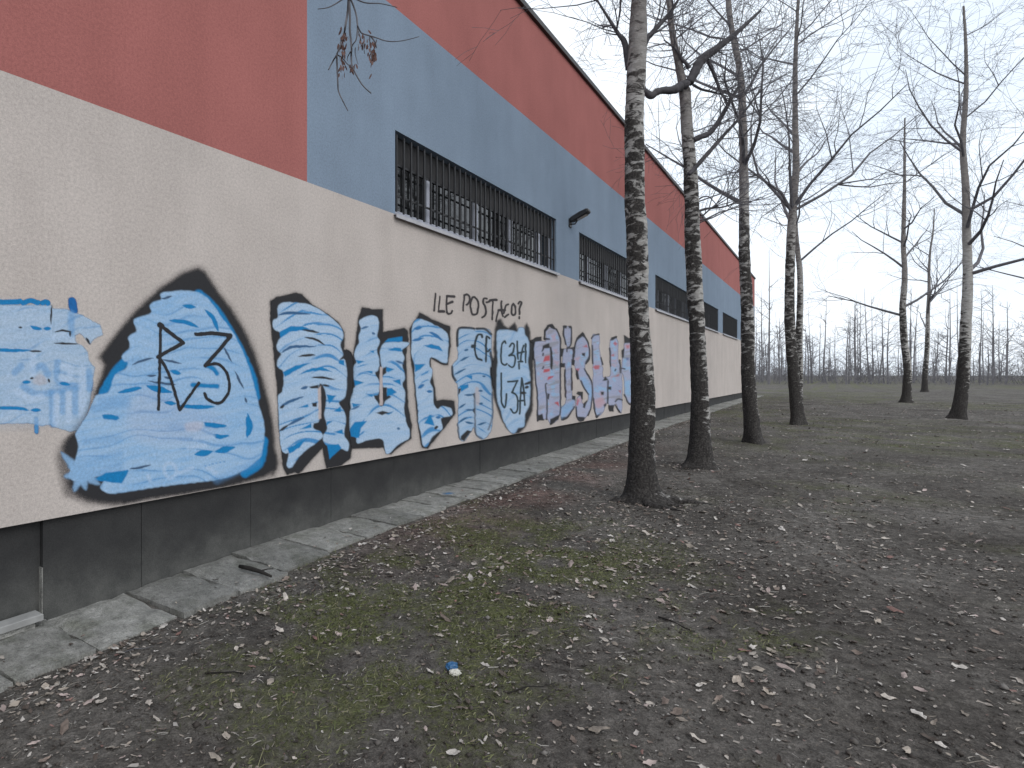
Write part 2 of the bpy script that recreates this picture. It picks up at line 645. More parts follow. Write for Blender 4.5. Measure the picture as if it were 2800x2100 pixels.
gL = axis(3.4, 14.0, 0.04, -6, 60, 0.30, 2200)
gv = axis(-4.2, 0.0, 0.04, -22, 0.6, 0.30, 2200)
GL, GV = np.meshgrid(gL, gv, indexing='ij')
GZ = ground_h(GL, GV)
WX = X0 + DX * GL - DY * GV
WY = DY * GL + DX * GV
nL, nv = GL.shape
idx = np.arange(nL * nv).reshape(nL, nv)
quads = np.stack([idx[:-1, :-1], idx[1:, :-1], idx[1:, 1:], idx[:-1, 1:]], -1).reshape(-1, 4)
g_me = np_mesh('ground', np.stack([WX, WY, GZ], -1).reshape(-1, 3), quads, True)
ground = link('ground', g_me, M['ground'])
tag(ground, 'bare dark soil with mossy patches in front of the building', kind='structure')
for nm, arr in (('moss', moss_f(GL, GV)),
                ('redness', np.clip(1 - ((GV + 1.0) / 0.75) ** 2, 0, 1) * np.clip((GL - 6.5) / 2, 0, 1) * np.clip((17 - GL) / 5, 0, 1)
                 * np.clip((fbm(GL * 1.5, GV * 1.5, 55) - 0.3) * 3, 0, 1))):
    at_ = g_me.attributes.new(nm, 'FLOAT', 'POINT')
    at_.data.foreach_set('value', arr.astype(np.float32).ravel())

# ------------------------------------------------------------------ building
Z_PL, Z_BEIGE, Z_BLUE, Z_ROOF = 0.675, 3.446, 5.81, 7.56
W_LEN, W_H0, W_H1 = 5.03, 3.446, 4.412
WIN_L = [8.75, 15.0, 21.3, 27.6, 33.9, 40.2]
L_MIN, L_MAX = -9.0, 47.0
L_SPLIT = 7.295
DEPTH = 16.0
bld = empty('school_building', lv(0, 0, 0), ANG)
tag(bld, 'long flat-roofed hall with red, blue and beige rendered wall covered in graffiti', 'building')


def slab_cells(name, ls, zs, keep, mat, y_back=0.3):
    """front skin with side returns only along the outline of the kept cells"""
    mb = MB()
    nx, nz = len(ls) - 1, len(zs) - 1
    K = lambda i, j: 0 <= i < nx and 0 <= j < nz and keep(i, j)
    for i in range(nx):
        for j in range(nz):
            if not K(i, j):
                continue
            x0, x1, z0, z1 = ls[i], ls[i + 1], zs[j], zs[j + 1]

            def q(*p):
                b = len(mb.v)
                mb.v.extend(p)
                mb.f.append((b, b + 1, b + 2, b + 3))
            q((x0, 0, z0), (x1, 0, z0), (x1, 0, z1), (x0, 0, z1))
            if not K(i - 1, j):
                q((x0, y_back, z0), (x0, 0, z0), (x0, 0, z1), (x0, y_back, z1))
            if not K(i + 1, j):
                q((x1, 0, z0), (x1, y_back, z0), (x1, y_back, z1), (x1, 0, z1))
            if not K(i, j - 1):
                q((x0, y_back, z0), (x1, y_back, z0), (x1, 0, z0), (x0, 0, z0))
            if not K(i, j + 1):
                q((x0, 0, z1), (x1, 0, z1), (x1, y_back, z1), (x0, y_back, z1))
    return mb.build(name, mat, bld)


slab_cells('beige_wall', [L_MIN, L_MAX], [Z_PL, Z_BEIGE], lambda i, j: True, M['beige'])['label'] = 'beige rendered lower wall'
slab_cells('red_wall', [L_MIN, L_SPLIT], [Z_BEIGE, Z_ROOF], lambda i, j: True, M['red'])['label'] = 'red rendered upper wall at the left'
slab_cells('red_wall', [L_SPLIT, L_MAX], [Z_BLUE, Z_ROOF], lambda i, j: True, M['red'])['label'] = 'red rendered band under the roof edge'
ls = [L_SPLIT]
for w in WIN_L:
    ls += [w, w + W_LEN]
ls.append(L_MAX)
slab_cells('blue_wall', ls, [Z_BEIGE, W_H1, Z_BLUE], lambda i, j: not (j == 0 and i % 2 == 1), M['blue'])['label'] = 'blue rendered band with barred windows'
mb = MB()
mb.box(L_MIN, L_MAX, 0.31, DEPTH, -1.0, Z_BEIGE)
mb.box(L_MIN, L_MAX, 0.31, DEPTH, W_H1, Z_ROOF - 0.02)
mb.build('building_core', M['inside'], bld)
MB().box(L_MIN - .01, L_MAX + .01, 0.9, DEPTH + .02, Z_BEIGE + .001, W_H1 - .001).build('room_block', M['inside'], bld)
MB().box(L_MAX + .002, L_MAX + .12, 0.0, DEPTH, -0.4, Z_ROOF - .03).build('end_wall', M['beige'], bld)
MB().box(L_MIN - .06, L_MAX + .16, 0.05, DEPTH + .05, Z_ROOF + .003, Z_ROOF + .035).build('roof', M['roof'], bld)
mb = MB()
lc = L_MIN
k = 0
while lc < L_MAX:
    le = min(lc + 2.4, L_MAX + .16)
    MB().bbox_bevel(lc + .004, le, -0.055, 0.30, Z_ROOF - 0.045, Z_ROOF + 0.05, .008).build('roof_coping', M['coping'], bld)
    lc += 2.4

# plinth panels
rng = random.Random(5)
joints = [L_MIN, -6, -3, 0, 2.2, 3.6, 4.89, 5.59, 6.64, 7.7, 8.8]
while joints[-1] < L_MAX - 1.2:
    joints.append(joints[-1] + 1.05 + rng.uniform(-.05, .05))
joints[-1] = L_MAX
for i in range(len(joints) - 1):
    off = 0.055 + rng.uniform(-.004, .004)
    if joints[i + 1] <= 4.9:
        off += 0.03
    mbp = MB()
    a, b_ = joints[i] + .0022, joints[i + 1] - .0022
    mbp.box(a, b_, off, 0.30, -0.8, Z_PL - .002)
    mbp.build('plinth_panel', M['plinth'], bld)
MB().box(4.880, 4.888, 0.045, 0.29, -0.5, 0.36).build('plinth_edge', M['slab'], bld)

# windows
win_parts = {}


def window_meshes():
    fr = []
    def beam(x0, x1, z0, z1, y0=0.115, y1=0.18):
        return MB().box(x0, x1, y0, y1, z0, z1).mesh('frame_member')
    H = W_H1 - W_H0
    fr.append(('frame_rail', beam(0.0, W_LEN, 0.035, 0.10)))

    edges = [0.0, 0.90, 2.18, 3.36, 4.50, W_LEN]
    mull = [(0.0, 0.06)] + [(e - 0.055, e + 0.055) for e in edges[1:-1]] + [(W_LEN - 0.06, W_LEN)]
    for a, b2 in mull:
        fr.append(('mullion', beam(a + .0006, b2 - .0006, 0.102, H - 0.31, 0.112, 0.183)))
    panes = []
    for i in range(len(mull) - 1):
        panes.append(MB().box(mull[i][1] - .01, mull[i + 1][0] + .01, 0.145, 0.152, 0.095, H - 0.305).mesh('pane'))
    bar = MB().box(-0.0125, 0.0125, 0.015, 0.033, 0.045, H - 0.03).mesh('bar')
    rail = MB().box(0.02, W_LEN - 0.02, 0.035, 0.047, -0.012, 0.012).mesh('grille_rail')
    sill = MB()
    sill.v = [(-.04, -.055, -.052), (W_LEN + .04, -.055, -.052), (W_LEN + .04, -.055, -.012), (-.04, -.055, -.012),
              (-.04, .115, .034), (W_LEN + .04, .115, .034), (W_LEN + .04, .115, -.008), (-.04, .115, -.008),
              (-.04, -.043, -.052), (W_LEN + .04, -.043, -.052), (W_LEN + .04, -.043, -.016), (-.04, -.043, -.016)]
    sill.v = [(x if 0 < x < W_LEN else (min(max(x, 0.002), W_LEN - .002) if y > 0 else x), y, z) for x, y, z in sill.v]
    sill.f = [(0, 1, 2, 3), (3, 2, 5, 4), (8, 11, 10, 9), (0, 8, 9, 1), (0, 3, 11, 8), (1, 9, 10, 2), (11, 7, 6, 10), (3, 4, 7, 11), (2, 10, 6, 5)]
    return fr, panes, bar, rail, sill.mesh('window_sill')


FR, PANES, BAR, RAIL, SILL = window_meshes()
TOP_PANEL = MB().box(0.002, W_LEN - .002, 0.105, 0.24, W_H1 - W_H0 - .308, W_H1 - W_H0 - .002).mesh('dark_top_panel')  # plain dark panel across the upper part of the window opening
M['top_panel'] = mat_plain('top_panel_dark', (0.028, 0.027, 0.028), 0.6, 0.3, 0.3, 5, 0.1)
rng = random.Random(11)
for wi, w in enumerate(WIN_L):
    wo = empty('window', (w, 0, W_H0))
    wo.parent = bld
    for nm, me in FR:
        link(nm, me, M['frame'], wo)
    for me in PANES:
        link('pane', me, M['glass'], wo)
    link('window_sill', SILL, M['sill'], wo)
    link('dark_top_panel', TOP_PANEL, M['top_panel'], wo)
    nb = 34
    for k in range(nb):
        o = link('grille_bar', BAR, M['bar'], wo, (0.06 + k * (W_LEN - 0.12) / (nb - 1) + rng.uniform(-.008, .008), 0, 0))
        if wi > 3:
            pass
    for z in (0.24, 0.60):
        link('grille_rail', RAIL, M['bar'], wo, (0, 0, z))

# ------------------------------------------------------------------ graffiti: sprayed paint on the wall
PG = 0.93
LB = srgb(168, 189, 211, PG)
LB2 = srgb(132, 170, 207, PG)
MBL = srgb(92, 146, 196, PG)
DB = srgb(10, 118, 176, PG)
BK = srgb(40, 40, 43, PG)
WHT = srgb(176, 196, 220, PG)
GRY = srgb(112, 116, 124, PG)
LIL = srgb(160, 168, 196, PG)
LIL2 = srgb(172, 172, 190, PG)
RED = srgb(176, 84, 92, PG)
PNK = srgb(186, 150, 158, PG)
BEI = srgb(182, 170, 168, PG)


def catmull(pts, n=6, closed=False):
    P = [np.array(p, float) for p in pts]
    if len(P) < 3:
        return np.array([P[0] + (P[-1] - P[0]) * t for t in np.linspace(0, 1, n + 1)])
    out = []
    m = len(P)
    rng_ = range(m) if closed else range(m - 1)
    for i in rng_:
        p1, p2 = P[i], P[(i + 1) % m]
        p0 = P[(i - 1) % m] if (closed or i > 0) else p1
        p3 = P[(i + 2) % m] if (closed or i + 2 < m) else p2
        for t in np.linspace(0, 1, n, endpoint=False):
            a = 0.5 * ((2 * p1) + (-p0 + p2) * t + (2 * p0 - 5 * p1 + 4 * p2 - p3) * t * t + (-p0 + 3 * p1 - 3 * p2 + p3) * t ** 3)
            out.append(a)
    if not closed:
        out.append(P[-1])
    return np.array(out)


class Spray:
    """paint laid on the wall stroke by stroke; positions are picture pixels of the wall"""
    cnt = 0

    def __init__(self, crop, box, step=2.0, period=33.0, gap=.95, arc=1.0):
        self.period, self.gap, self.arc = period, gap, arc
        self.gapcol = np.asarray(MBL) * .4 + np.asarray(DB) * .6 if gap > .7 else np.asarray(MBL) * .95
        self.ox, self.oy, self.s = crop
        x0, y0 = self.T([(box[0], box[1])])[0]
        x1, y1 = self.T([(box[2], box[3])])[0]
        xs = np.arange(x0, x1 + step, step)
        ys = np.arange(y0, y1 + step, step)
        self.X, self.Y = np.meshgrid(xs, ys, indexing='ij')
        self.a = np.zeros_like(self.X)
        self.c = np.zeros(self.X.shape + (3,))
        Spray.cnt += 1
        sd = 100 + Spray.cnt
        self.wx = self.X + (vnoise(self.X / 9, self.Y / 9, sd) - .5) * 2.0
        self.wy = self.Y + (vnoise(self.X / 9 + 50, self.Y / 9, sd) - .5) * 2.0
        self.streak = fbm(self.X / 46 + 4, (self.Y + (self.X - x0) * 0.22) / 7.0, sd, 3)
        self.blot = fbm(self.X / 14, self.Y / 14, sd + 3, 3)

    def use(self, crop):
        self.ox, self.oy, self.s = crop
        return self

    def T(self, pts):
        return np.array([(self.ox + p[0] / self.s, self.oy + p[1] / self.s) for p in pts], float)

    def over(self, m, col):
        col = np.asarray(col)
        if col.ndim == 1:
            col = np.broadcast_to(col, self.c.shape)
        an = m + self.a * (1 - m)
        safe = np.maximum(an, 1e-6)[..., None]
        self.c = np.where(an[..., None] > 1e-5, (col * m[..., None] + self.c * (self.a * (1 - m))[..., None]) / safe, self.c)
        self.a = an

    def segdist(self, P, rad=None, sub=None):
        X, Y = (self.wx, self.wy)
        best = np.full(X.shape, 1e9)
        rr = np.zeros(X.shape)
        for i in range(len(P) - 1):
            ax, ay = P[i]
            bx, by = P[i + 1]
            dx, dy = bx - ax, by - ay
            l2 = dx * dx + dy * dy + 1e-9
            t = np.clip(((X - ax) * dx + (Y - ay) * dy) / l2, 0, 1)
            d = np.hypot(X - ax - t * dx, Y - ay - t * dy)
            if rad is not None:
                d = d - (rad[i] * (1 - t) + rad[i + 1] * t)
            best = np.minimum(best, d)
        return best

    def line(self, pts, r, col, soft=1.6, al=1.0, taper=False, curve=True):
        P = self.T(pts)
        if curve and len(P) > 2:
            P = catmull(P, 6)
        elif taper:
            P = np.array([P[0] + (P[-1] - P[0]) * t for t in np.linspace(0, 1, 7)])
        n = len(P)
        u = np.linspace(0, 1, n)
        rad = r * (np.sin(np.pi * np.clip(u, .02, .98)) ** 0.7) if taper else np.full(n, r)
        d = self.segdist(P, rad)
        m = np.clip(0.5 - d / (2 * soft), 0, 1)
        m = m * m * (3 - 2 * m) * al
        self.over(m, col)
        return self

    def lines(self, col, r, *strokes, **kw):
        for s in strokes:
            self.line(s, r, col, **kw)
        return self

    def sl(self, col, r, *strokes):
        for s in strokes:
            self.line(s, r, col, soft=1.4, taper=True)
        return self

    def sdf(self, P):
        X, Y = self.wx, self.wy
        ins = np.zeros(X.shape, bool)
        n = len(P)
        for i in range(n):
            ax, ay = P[i]
            bx, by = P[(i + 1) % n]
            if ay == by:
                continue
            cond = ((ay > Y) != (by > Y)) & (X < (bx - ax) * (Y - ay) / (by - ay) + ax)
            ins ^= cond
        d = self.segdist(np.vstack([P, P[:1]]))
        return np.where(ins, d, -d)

    def poly(self, pts, col, soft=1.8, al=1.0, smooth=True, streak=0.0, col2=None, grow=0.0, veil=0.0):
        P = self.T(pts)
        if smooth:
            P = catmull(P, 4, True)
        d = self.sdf(P) + grow
        if veil:
            mv = np.clip(0.5 + d / 22.0, 0, 1)
            self.over(mv * mv * (3 - 2 * mv) * veil * (.55 + .9 * self.blot), np.asarray(col) * 1.3 + .02)
        m = np.clip(0.5 + d / (2 * soft), 0, 1)
        m = m * m * (3 - 2 * m) * al
        if col2 is not None:
            xc, w = P[:, 0].mean(), max(20.0, (P[:, 0].max() - P[:, 0].min()) / 2)
            u = (self.X - xc) / w
            per = self.period
            sdd = Spray.cnt * 3 + 400
            q = (self.Y - per * (self.arc * u * u - .5 * u) + (vnoise(self.X / 75, self.Y / 60, sdd) - .5) * per * 1.5) / per
            ph = np.abs(q - np.floor(q) - .5) * 2
            cell = np.floor(q)
            on = np.clip((vnoise(self.X / (w * .5) + cell * 7.3, cell * 3.7, sdd + 5) - .52) * 4, 0, 1)
            gap = np.clip((ph - (.90 - .30 * on)) / .16, 0, 1) * on
            tone = .6 * vnoise(cell * 5.1 + self.X / 160, cell * 2.3, sdd + 8) + .4 * self.streak
            edge_ = np.clip(1 - ph * 1.1, 0, 1) * .25
            t = np.clip(tone * .8 - edge_ + np.clip((self.streak - 0.4) * 2.0, 0, 1) * .35, 0, 1)[..., None]
            col = np.asarray(col) * (1 - t * streak) + np.asarray(col2) * (t * streak)
            g_ = (gap * self.gap)[..., None]
            col = col * (1 - g_) + np.asarray(self.gapcol) * g_
        self.over(m, col)
        return self

    def blob(self, col, *polys, **kw):
        for p in polys:
            self.poly(p, col, **kw)
        return self

    def build(self, name, label, layer):
        for _ in range(3):
            w_ = (self.a > 0.01).astype(float)
            acc = np.zeros_like(self.c)
            ww = np.zeros_like(self.a)
            for ax_ in (0, 1):
                for sh in (-1, 1):
                    ww += np.roll(w_, sh, ax_)
                    acc += np.roll(self.c * w_[..., None], sh, ax_)
            fillm = (w_ < .5) & (ww > 0)
            self.c[fillm] = acc[fillm] / ww[fillm][:, None]
            self.a[fillm] = 0.0101 if _ < 2 else self.a[fillm]
        self.a = np.where(self.a <= 0.0102, 0.0, self.a)
        L = (-X0 * FPX / (VPX - self.X)) / DY
        Y = L * DY
        Z = EYE - (self.Y - HZ) * Y / FPX
        Z = np.maximum(Z, Z_PL + 0.003)
        keepv = self.a > 0.012
        nx, ny = self.X.shape
        idx = np.arange(nx * ny).reshape(nx, ny)
        anyk = keepv[:-1, :-1] | keepv[1:, :-1] | keepv[1:, 1:] | keepv[:-1, 1:]
        flat = (Z[:-1, :-1] - Z[:-1, 1:]) > 1e-5
        anyk &= flat
        q = np.stack([idx[:-1, :-1], idx[:-1, 1:], idx[1:, 1:], idx[1:, :-1]], -1)[anyk]
        used = np.unique(q)
        remap = np.full(nx * ny, -1)
        remap[used] = np.arange(len(used))
        V = np.stack([L, np.full_like(L, -0.0012 - 0.0007 * layer), Z], -1).reshape(-1, 3)[used]
        me = bpy.data.meshes.new(name)
        q = remap[q]
        me.vertices.add(len(V))
        me.vertices.foreach_set('co', V.astype(np.float32).ravel())
        me.loops.add(q.size)
        me.loops.foreach_set('vertex_index', q.astype(np.int32).ravel())
        me.polygons.add(len(q))
        me.polygons.foreach_set('loop_start', np.arange(0, q.size, 4, dtype=np.int32))
        me.polygons.foreach_set('loop_total', np.full(len(q), 4, np.int32))
        me.update(calc_edges=True)
        ca = me.color_attributes.new('paint', 'FLOAT_COLOR', 'POINT')
        col = np.concatenate([self.c.reshape(-1, 3)[used], self.a.reshape(-1, 1)[used]], 1).astype(np.float32)
        ca.data.foreach_set('color', col.ravel())
        o = link(name, me, M['paint'], bld)
        o['label'] = label
        return o


Z1 = (0, 700, 2.765)
C1 = (30, 780, 3.95)
C2 = (150, 1060, 3.456)
C3 = (720, 780, 3.132)
C4 = (930, 820, 3.7697)
C5 = (1230, 860, 4.608)
C6 = (1450, 870, 5.3517)
C7 = (1160, 780, 7.373)

# --- blue scribble at the left
g = Spray(C1, (-420, 100, 1010, 1640), period=34.0, gap=.5, arc=.2)
g.poly([(-400, 210), (430, 215), (445, 252), (600, 258), (640, 280), (720, 300), (850, 370), (965, 430), (990, 540), (900, 575), (850, 640), (800, 570),
        (740, 520), (690, 540), (690, 600), (720, 635), (770, 650), (830, 720), (845, 820), (905, 890), (890, 980), (860, 1200), (840, 1340), (790, 1450),
        (740, 1570), (640, 1580), (450, 1530), (430, 1500), (330, 1520), (200, 1490), (-400, 1500)], LB, soft=3, al=.93, smooth=False, streak=.55, col2=LB2)
g.poly([(-400, 230), (420, 230), (640, 420), (400, 640), (700, 700), (820, 860), (780, 1400), (-400, 1480)], WHT, soft=14, al=.12)
g.poly([(240, 1010), (310, 960), (370, 990), (390, 1060), (300, 1080), (240, 1060)], BEI, soft=5, al=.5)
g.lines(DB, 7, [(-300, 185), (40, 180), (100, 175)], [(130, 190), (210, 165), (290, 190)], [(340, 190), (375, 178), (400, 195)])
g.poly([(620, 150), (690, 145), (720, 290), (640, 280)], srgb(18, 96, 160, PG), soft=2.5)
g.lines(MBL, 9, [(650, 300), (650, 540)], [(130, 1090), (250, 1165), (420, 1165), (620, 1120)], [(500, 830), (500, 1020), (600, 1070), (730, 1100)], [(40, 940), (110, 870)],
        [(240, 920), (330, 870), (400, 960)], [(840, 930), (850, 1120)], [(560, 1160), (560, 1360)], [(690, 1120), (690, 1370)], [(440, 1160), (450, 1500)], soft=5, al=.55)
g.lines(WHT, 9, [(560, 880), (640, 900), (620, 1010), (540, 1000)], [(490, 1200), (480, 1480)], [(620, 1180), (620, 1460)], [(770, 900), (770, 1500)], [(60, 1140), (200, 1230), (330, 1200)],
        [(240, 760), (230, 960)], [(460, 560), (560, 540), (660, 590)], soft=5, al=.6)
g.sl(DB, 5, [(210, 440), (270, 465), (330, 470)], [(350, 465), (430, 472)], [(-300, 700), (210, 705)], [(120, 1050), (210, 1045)], [(520, 1055), (640, 1075)], [(-300, 1330), (40, 1325), (190, 1350)], [(210, 1350), (320, 1350)])
g.sl(BK, 3, [(470, 510), (550, 490), (650, 500)], [(635, 490), (640, 560)], [(440, 215), (430, 420)], [(200, 710), (330, 715)], [(460, 625), (600, 630), (720, 632)], [(810, 560), (855, 640)], [(80, 455), (120, 455)],
     [(210, 1010), (240, 1000)], [(400, 1010), (420, 1050)])
g.lines(DB, 5, [(270, 1520), (275, 1580)], al=.9)
g.line([(270, 1440), (275, 1580)], 6, MBL, soft=4, al=.6)
g.build('graffiti_scribble', 'light blue sprayed scribble at the left edge', 0)

# --- big triangular letter
g = Spray(Z1, (330, 60, 2180, 1915), period=30.0, gap=.62, arc=.9)
halo = [(1500, 95), (1390, 130), (1200, 260), (1010, 440), (870, 610), (760, 760), (800, 825), (770, 920), (718, 1045), (670, 1180), (560, 1340), (480, 1420), (440, 1520), (470, 1680), (500, 1800),
        (650, 1850), (900, 1870), (1300, 1800), (1800, 1720), (2060, 1650), (2095, 1560), (2070, 1450), (2060, 1300), (2030, 1130), (1985, 960), (1925, 750), (1840, 560), (1740, 400), (1640, 270), (1550, 130)]
g.poly(halo, srgb(66, 62, 64, PG), soft=17, al=.5, smooth=False, grow=4)
g.poly(halo[:9] + [(860, 1100), (900, 1500)] + [(700, 1780), (1000, 1790), (1500, 1740), (1900, 1660), (2085, 1600)] + halo[-11:], BK, soft=9, smooth=False, grow=-1)
g.use(C2)
g.poly([(110, 500), (200, 430), (260, 560), (230, 700), (160, 680), (90, 600)], BK, soft=10, al=.85)
g.poly([(140, 860), (300, 860), (660, 900), (700, 1040), (560, 1090), (300, 1050), (170, 960)], BK, soft=13, al=.9)
g.poly([(600, 990), (900, 960), (1500, 880), (1700, 860), (1900, 720), (2080, 640), (2080, 770), (1960, 840), (1600, 935), (1200, 1000), (900, 1040), (650, 1090)], BK, soft=8, al=.95, smooth=False)
g.use(Z1)
fill = [(1215, 285), (1290, 268), (1430, 262), (1530, 290), (1600, 355), (1680, 470), (1755, 570), (1800, 650), (1850, 760), (1890, 870), (1925, 1000), (1955, 1120), (1990, 1240), (2000, 1330), (1985, 1450), (1960, 1530),
        (1840, 1620), (1700, 1680), (1500, 1710), (1200, 1745), (870, 1795), (790, 1780), (760, 1740), (800, 1660), (640, 1690), (560, 1700), (520, 1650), (560, 1560), (590, 1440), (570, 1350), (600, 1290), (670, 1180),
        (720, 1060), (800, 1040), (830, 1010), (870, 900), (960, 840), (920, 760), (980, 690), (970, 610), (1030, 570), (1010, 500), (1030, 470), (1140, 430), (1130, 380), (1160, 345), (1220, 330)]
g.lines(DB, 13, [(960, 790), (880, 870), (800, 1000), (780, 1050)], [(1500, 290), (1620, 400), (1760, 620), (1840, 780)], [(1840, 780), (1900, 920), (1930, 1060)], [(1990, 1400), (1960, 1560), (1850, 1640)], soft=4)
g.poly(fill, srgb(154, 183, 212, PG), soft=3, smooth=True, streak=.7, col2=srgb(110, 162, 208, PG))
g.lines(MBL, 11, [(760, 1100), (960, 1090)], [(720, 1160), (960, 1130)], [(640, 1400), (900, 1380)], [(660, 1560), (900, 1500)], [(690, 1650), (900, 1600)], [(1300, 1290), (1390, 1300)], [(1640, 1690), (1940, 1560)], soft=8, al=.35)
g.poly([(1230, 1040), (1100, 990), (1000, 1080), (960, 1300), (1100, 1400), (1500, 1400), (1700, 1250), (1500, 1150)], LIL2, soft=22, al=.22)
g.poly([(1405, 1265), (1520, 1255), (1530, 1300), (1480, 1325), (1405, 1320)], srgb(182, 182, 196, PG), soft=6, al=.6)
g.lines(DB, 6, [(900, 850), (950, 815)], [(1455, 975), (1640, 985)], [(1560, 830), (1610, 850), (1640, 890)], [(790, 1215), (880, 1225)], [(1560, 1275), (1640, 1285)], soft=3)
g.poly([(740, 1670), (800, 1640), (965, 1615), (975, 1625), (920, 1720), (860, 1715), (700, 1690)], DB, soft=2.5, smooth=False)
g.sl(DB, 6, [(1380, 375), (1480, 388)], [(1280, 487), (1400, 500), (1500, 540)], [(1550, 410), (1610, 470), (1650, 570)], [(890, 1035), (1000, 1010), (1070, 995)], [(1110, 980), (1200, 1010), (1300, 1030)],
     [(1240, 1105), (1330, 1118)], [(1350, 1130), (1480, 1142), (1620, 1138)], [(770, 1205), (900, 1228)], [(1540, 1262), (1640, 1282), (1710, 1285)], [(1610, 1350), (1660, 1366), (1730, 1358)],
     [(1870, 1190), (1890, 1280), (1865, 1370)], [(1470, 1500), (1540, 1490), (1605, 1475)], [(1625, 1480), (1700, 1465), (1775, 1445)], [(1290, 868), (1365, 892)])
g.sl(DB, 9, [(1475, 1500), (1600, 1482)], [(1640, 1478), (1750, 1452)], [(1865, 1220), (1885, 1290), (1868, 1360)], [(1110, 985), (1290, 1030)])
g.sl(srgb(60, 84, 112, PG), 3.4, [(1000, 822), (1080, 790), (1160, 772)], [(1220, 782), (1370, 812)], [(1120, 945), (1250, 965), (1330, 970)], [(1690, 690), (1750, 800)], [(1775, 870), (1840, 1005)], [(1850, 1070), (1862, 1112)],
     [(980, 1610), (1050, 1600), (1140, 1580)], [(1220, 325), (1300, 305)], [(1110, 905), (1180, 905)], [(1240, 915), (1300, 925)])
for p in ((1550, 1587), (1580, 1580), (1606, 1573), (1632, 1566), (1660, 1560), (1690, 1553)):
    g.line([p, (p[0] + 5, p[1])], 2.0, MBL, soft=1.5, al=.9)
g.use(C2)
g.lines(WHT, 5, [(1030, 780), (1050, 720), (1110, 720), (1150, 780), (1120, 840), (1070, 850), (1030, 790)], [(880, 830), (900, 880)], [(1180, 800), (1300, 760)], [(1320, 480), (1500, 460)], [(1260, 570), (1420, 545)], [(1440, 760), (1520, 800)], soft=4, al=.55)
# star shaped splash
for e in ((60, 610), (90, 840), (180, 980), (290, 960), (420, 910), (240, 640), (130, 740)):
    g.line([(270, 805), ((250 + e[0]) / 2, (815 + e[1]) / 2), e], 9, LB2, soft=4.5, al=.8, taper=True)
    g.line([(260, 815), ((250 + e[0]) / 2, (815 + e[1]) / 2)], 9, LB2, soft=8, al=.7)
g.build('graffiti_letter', 'huge triangular light blue letter with soft black outline', 1)

# --- R3 tag in black
g = Spray(Z1, (1130, 470, 1800, 1220), 1.5)
g.lines(BK, 3.9, [(1212, 525), (1208, 760), (1196, 1160)], [(1545, 1040), (1565, 1080), (1630, 1112), (1690, 1090), (1733, 1000), (1715, 890), (1650, 818), (1560, 825)], soft=1.3)
g.lines(BK, 3.9, [(1360, 1160), (1500, 960)], [(1190, 765), (1205, 770), (1270, 880), (1320, 1030), (1358, 1165)], soft=1.3)
g.lines(BK, 5.0, [(1210, 525), (1385, 655)], [(1385, 655), (1195, 762)], [(1480, 592), (1600, 583), (1730, 600)], [(1738, 610), (1650, 715), (1550, 830)], soft=1.3, curve=False)
g.line([(1205, 520), (1225, 530)], 6.5, BK)
g.line([(1725, 610), (1738, 600)], 6, BK)
g.build('graffiti_tag', 'black R3 tag sprayed over the big triangular letter', 3)

# --- letter R
g = Spray(C3, (30, 40, 800, 1660))
g.poly([(60, 135), (110, 102), (270, 65), (330, 76), (420, 165), (560, 252), (640, 315), (690, 400), (693, 520), (690, 550), (730, 560), (765, 600), (770, 700), (765, 900), (735, 1000), (735, 1150), (735, 1280), (758, 1400), (745, 1480),
        (660, 1550), (540, 1585), (525, 1500), (505, 1392), (300, 1618), (270, 1600), (205, 1625), (170, 1570), (150, 1400), (130, 1200), (118, 900), (80, 500), (58, 300)], BK, soft=3.0, smooth=False, veil=.34)
g.poly([(125, 180), (180, 148), (300, 150), (420, 175), (560, 262), (660, 355), (684, 430), (660, 510), (682, 590), (652, 640), (700, 640), (716, 800), (700, 950), (645, 1005), (690, 1080), (705, 1160), (690, 1285), (730, 1345), (722, 1415),
        (660, 1400), (560, 1380), (518, 1345), (508, 1290), (545, 1225), (522, 1110), (530, 1050), (535, 940), (500, 850), (470, 880), (480, 1150), (430, 1185), (432, 1228), (500, 1262), (490, 1318), (330, 1440), (240, 1560), (200, 1540),
        (215, 1440), (185, 1440), (150, 1390), (135, 1230), (130, 1100), (125, 1040), (125, 945), (165, 895), (168, 745), (122, 700), (122, 640), (152, 592), (118, 555), (118, 490), (152, 432), (130, 400), (84, 370), (84, 300), (122, 272)],
       LB, soft=2.2, smooth=True, streak=.7, col2=LB2)
g.blob(DB, [(135, 400), (230, 352), (330, 350), (480, 408), (330, 386), (220, 402), (145, 452)], [(165, 745), (270, 690), (415, 658), (310, 710), (185, 785)], [(295, 770), (400, 712), (500, 700), (595, 745), (480, 728), (390, 742)],
       [(540, 935), (625, 945), (560, 1015)], [(596, 1080), (660, 1035), (662, 1085)], [(538, 1205), (545, 1165), (595, 1160)], [(605, 1255), (675, 1232), (680, 1272)], [(545, 1370), (640, 1360), (665, 1395), (565, 1490)],
       [(205, 1400), (365, 1310), (310, 1390), (220, 1445)], [(310, 1235), (405, 1185), (412, 1222)], [(295, 1055), (380, 1015), (388, 1040)], [(650, 640), (690, 640), (690, 690), (640, 670)], smooth=False, soft=1.5)
g.poly([(465, 885), (490, 860), (496, 1140), (472, 1150)], BEI, soft=1.6, smooth=False)
g.blob(BK, [(390, 870), (470, 850), (470, 880), (410, 885)], [(415, 1010), (458, 1000), (458, 1040), (420, 1040)], [(430, 1190), (500, 1165), (530, 1180), (520, 1240), (500, 1255), (440, 1222)], [(500, 945), (535, 945), (525, 1060), (505, 1150), (498, 950)],
       smooth=False, soft=1.6)
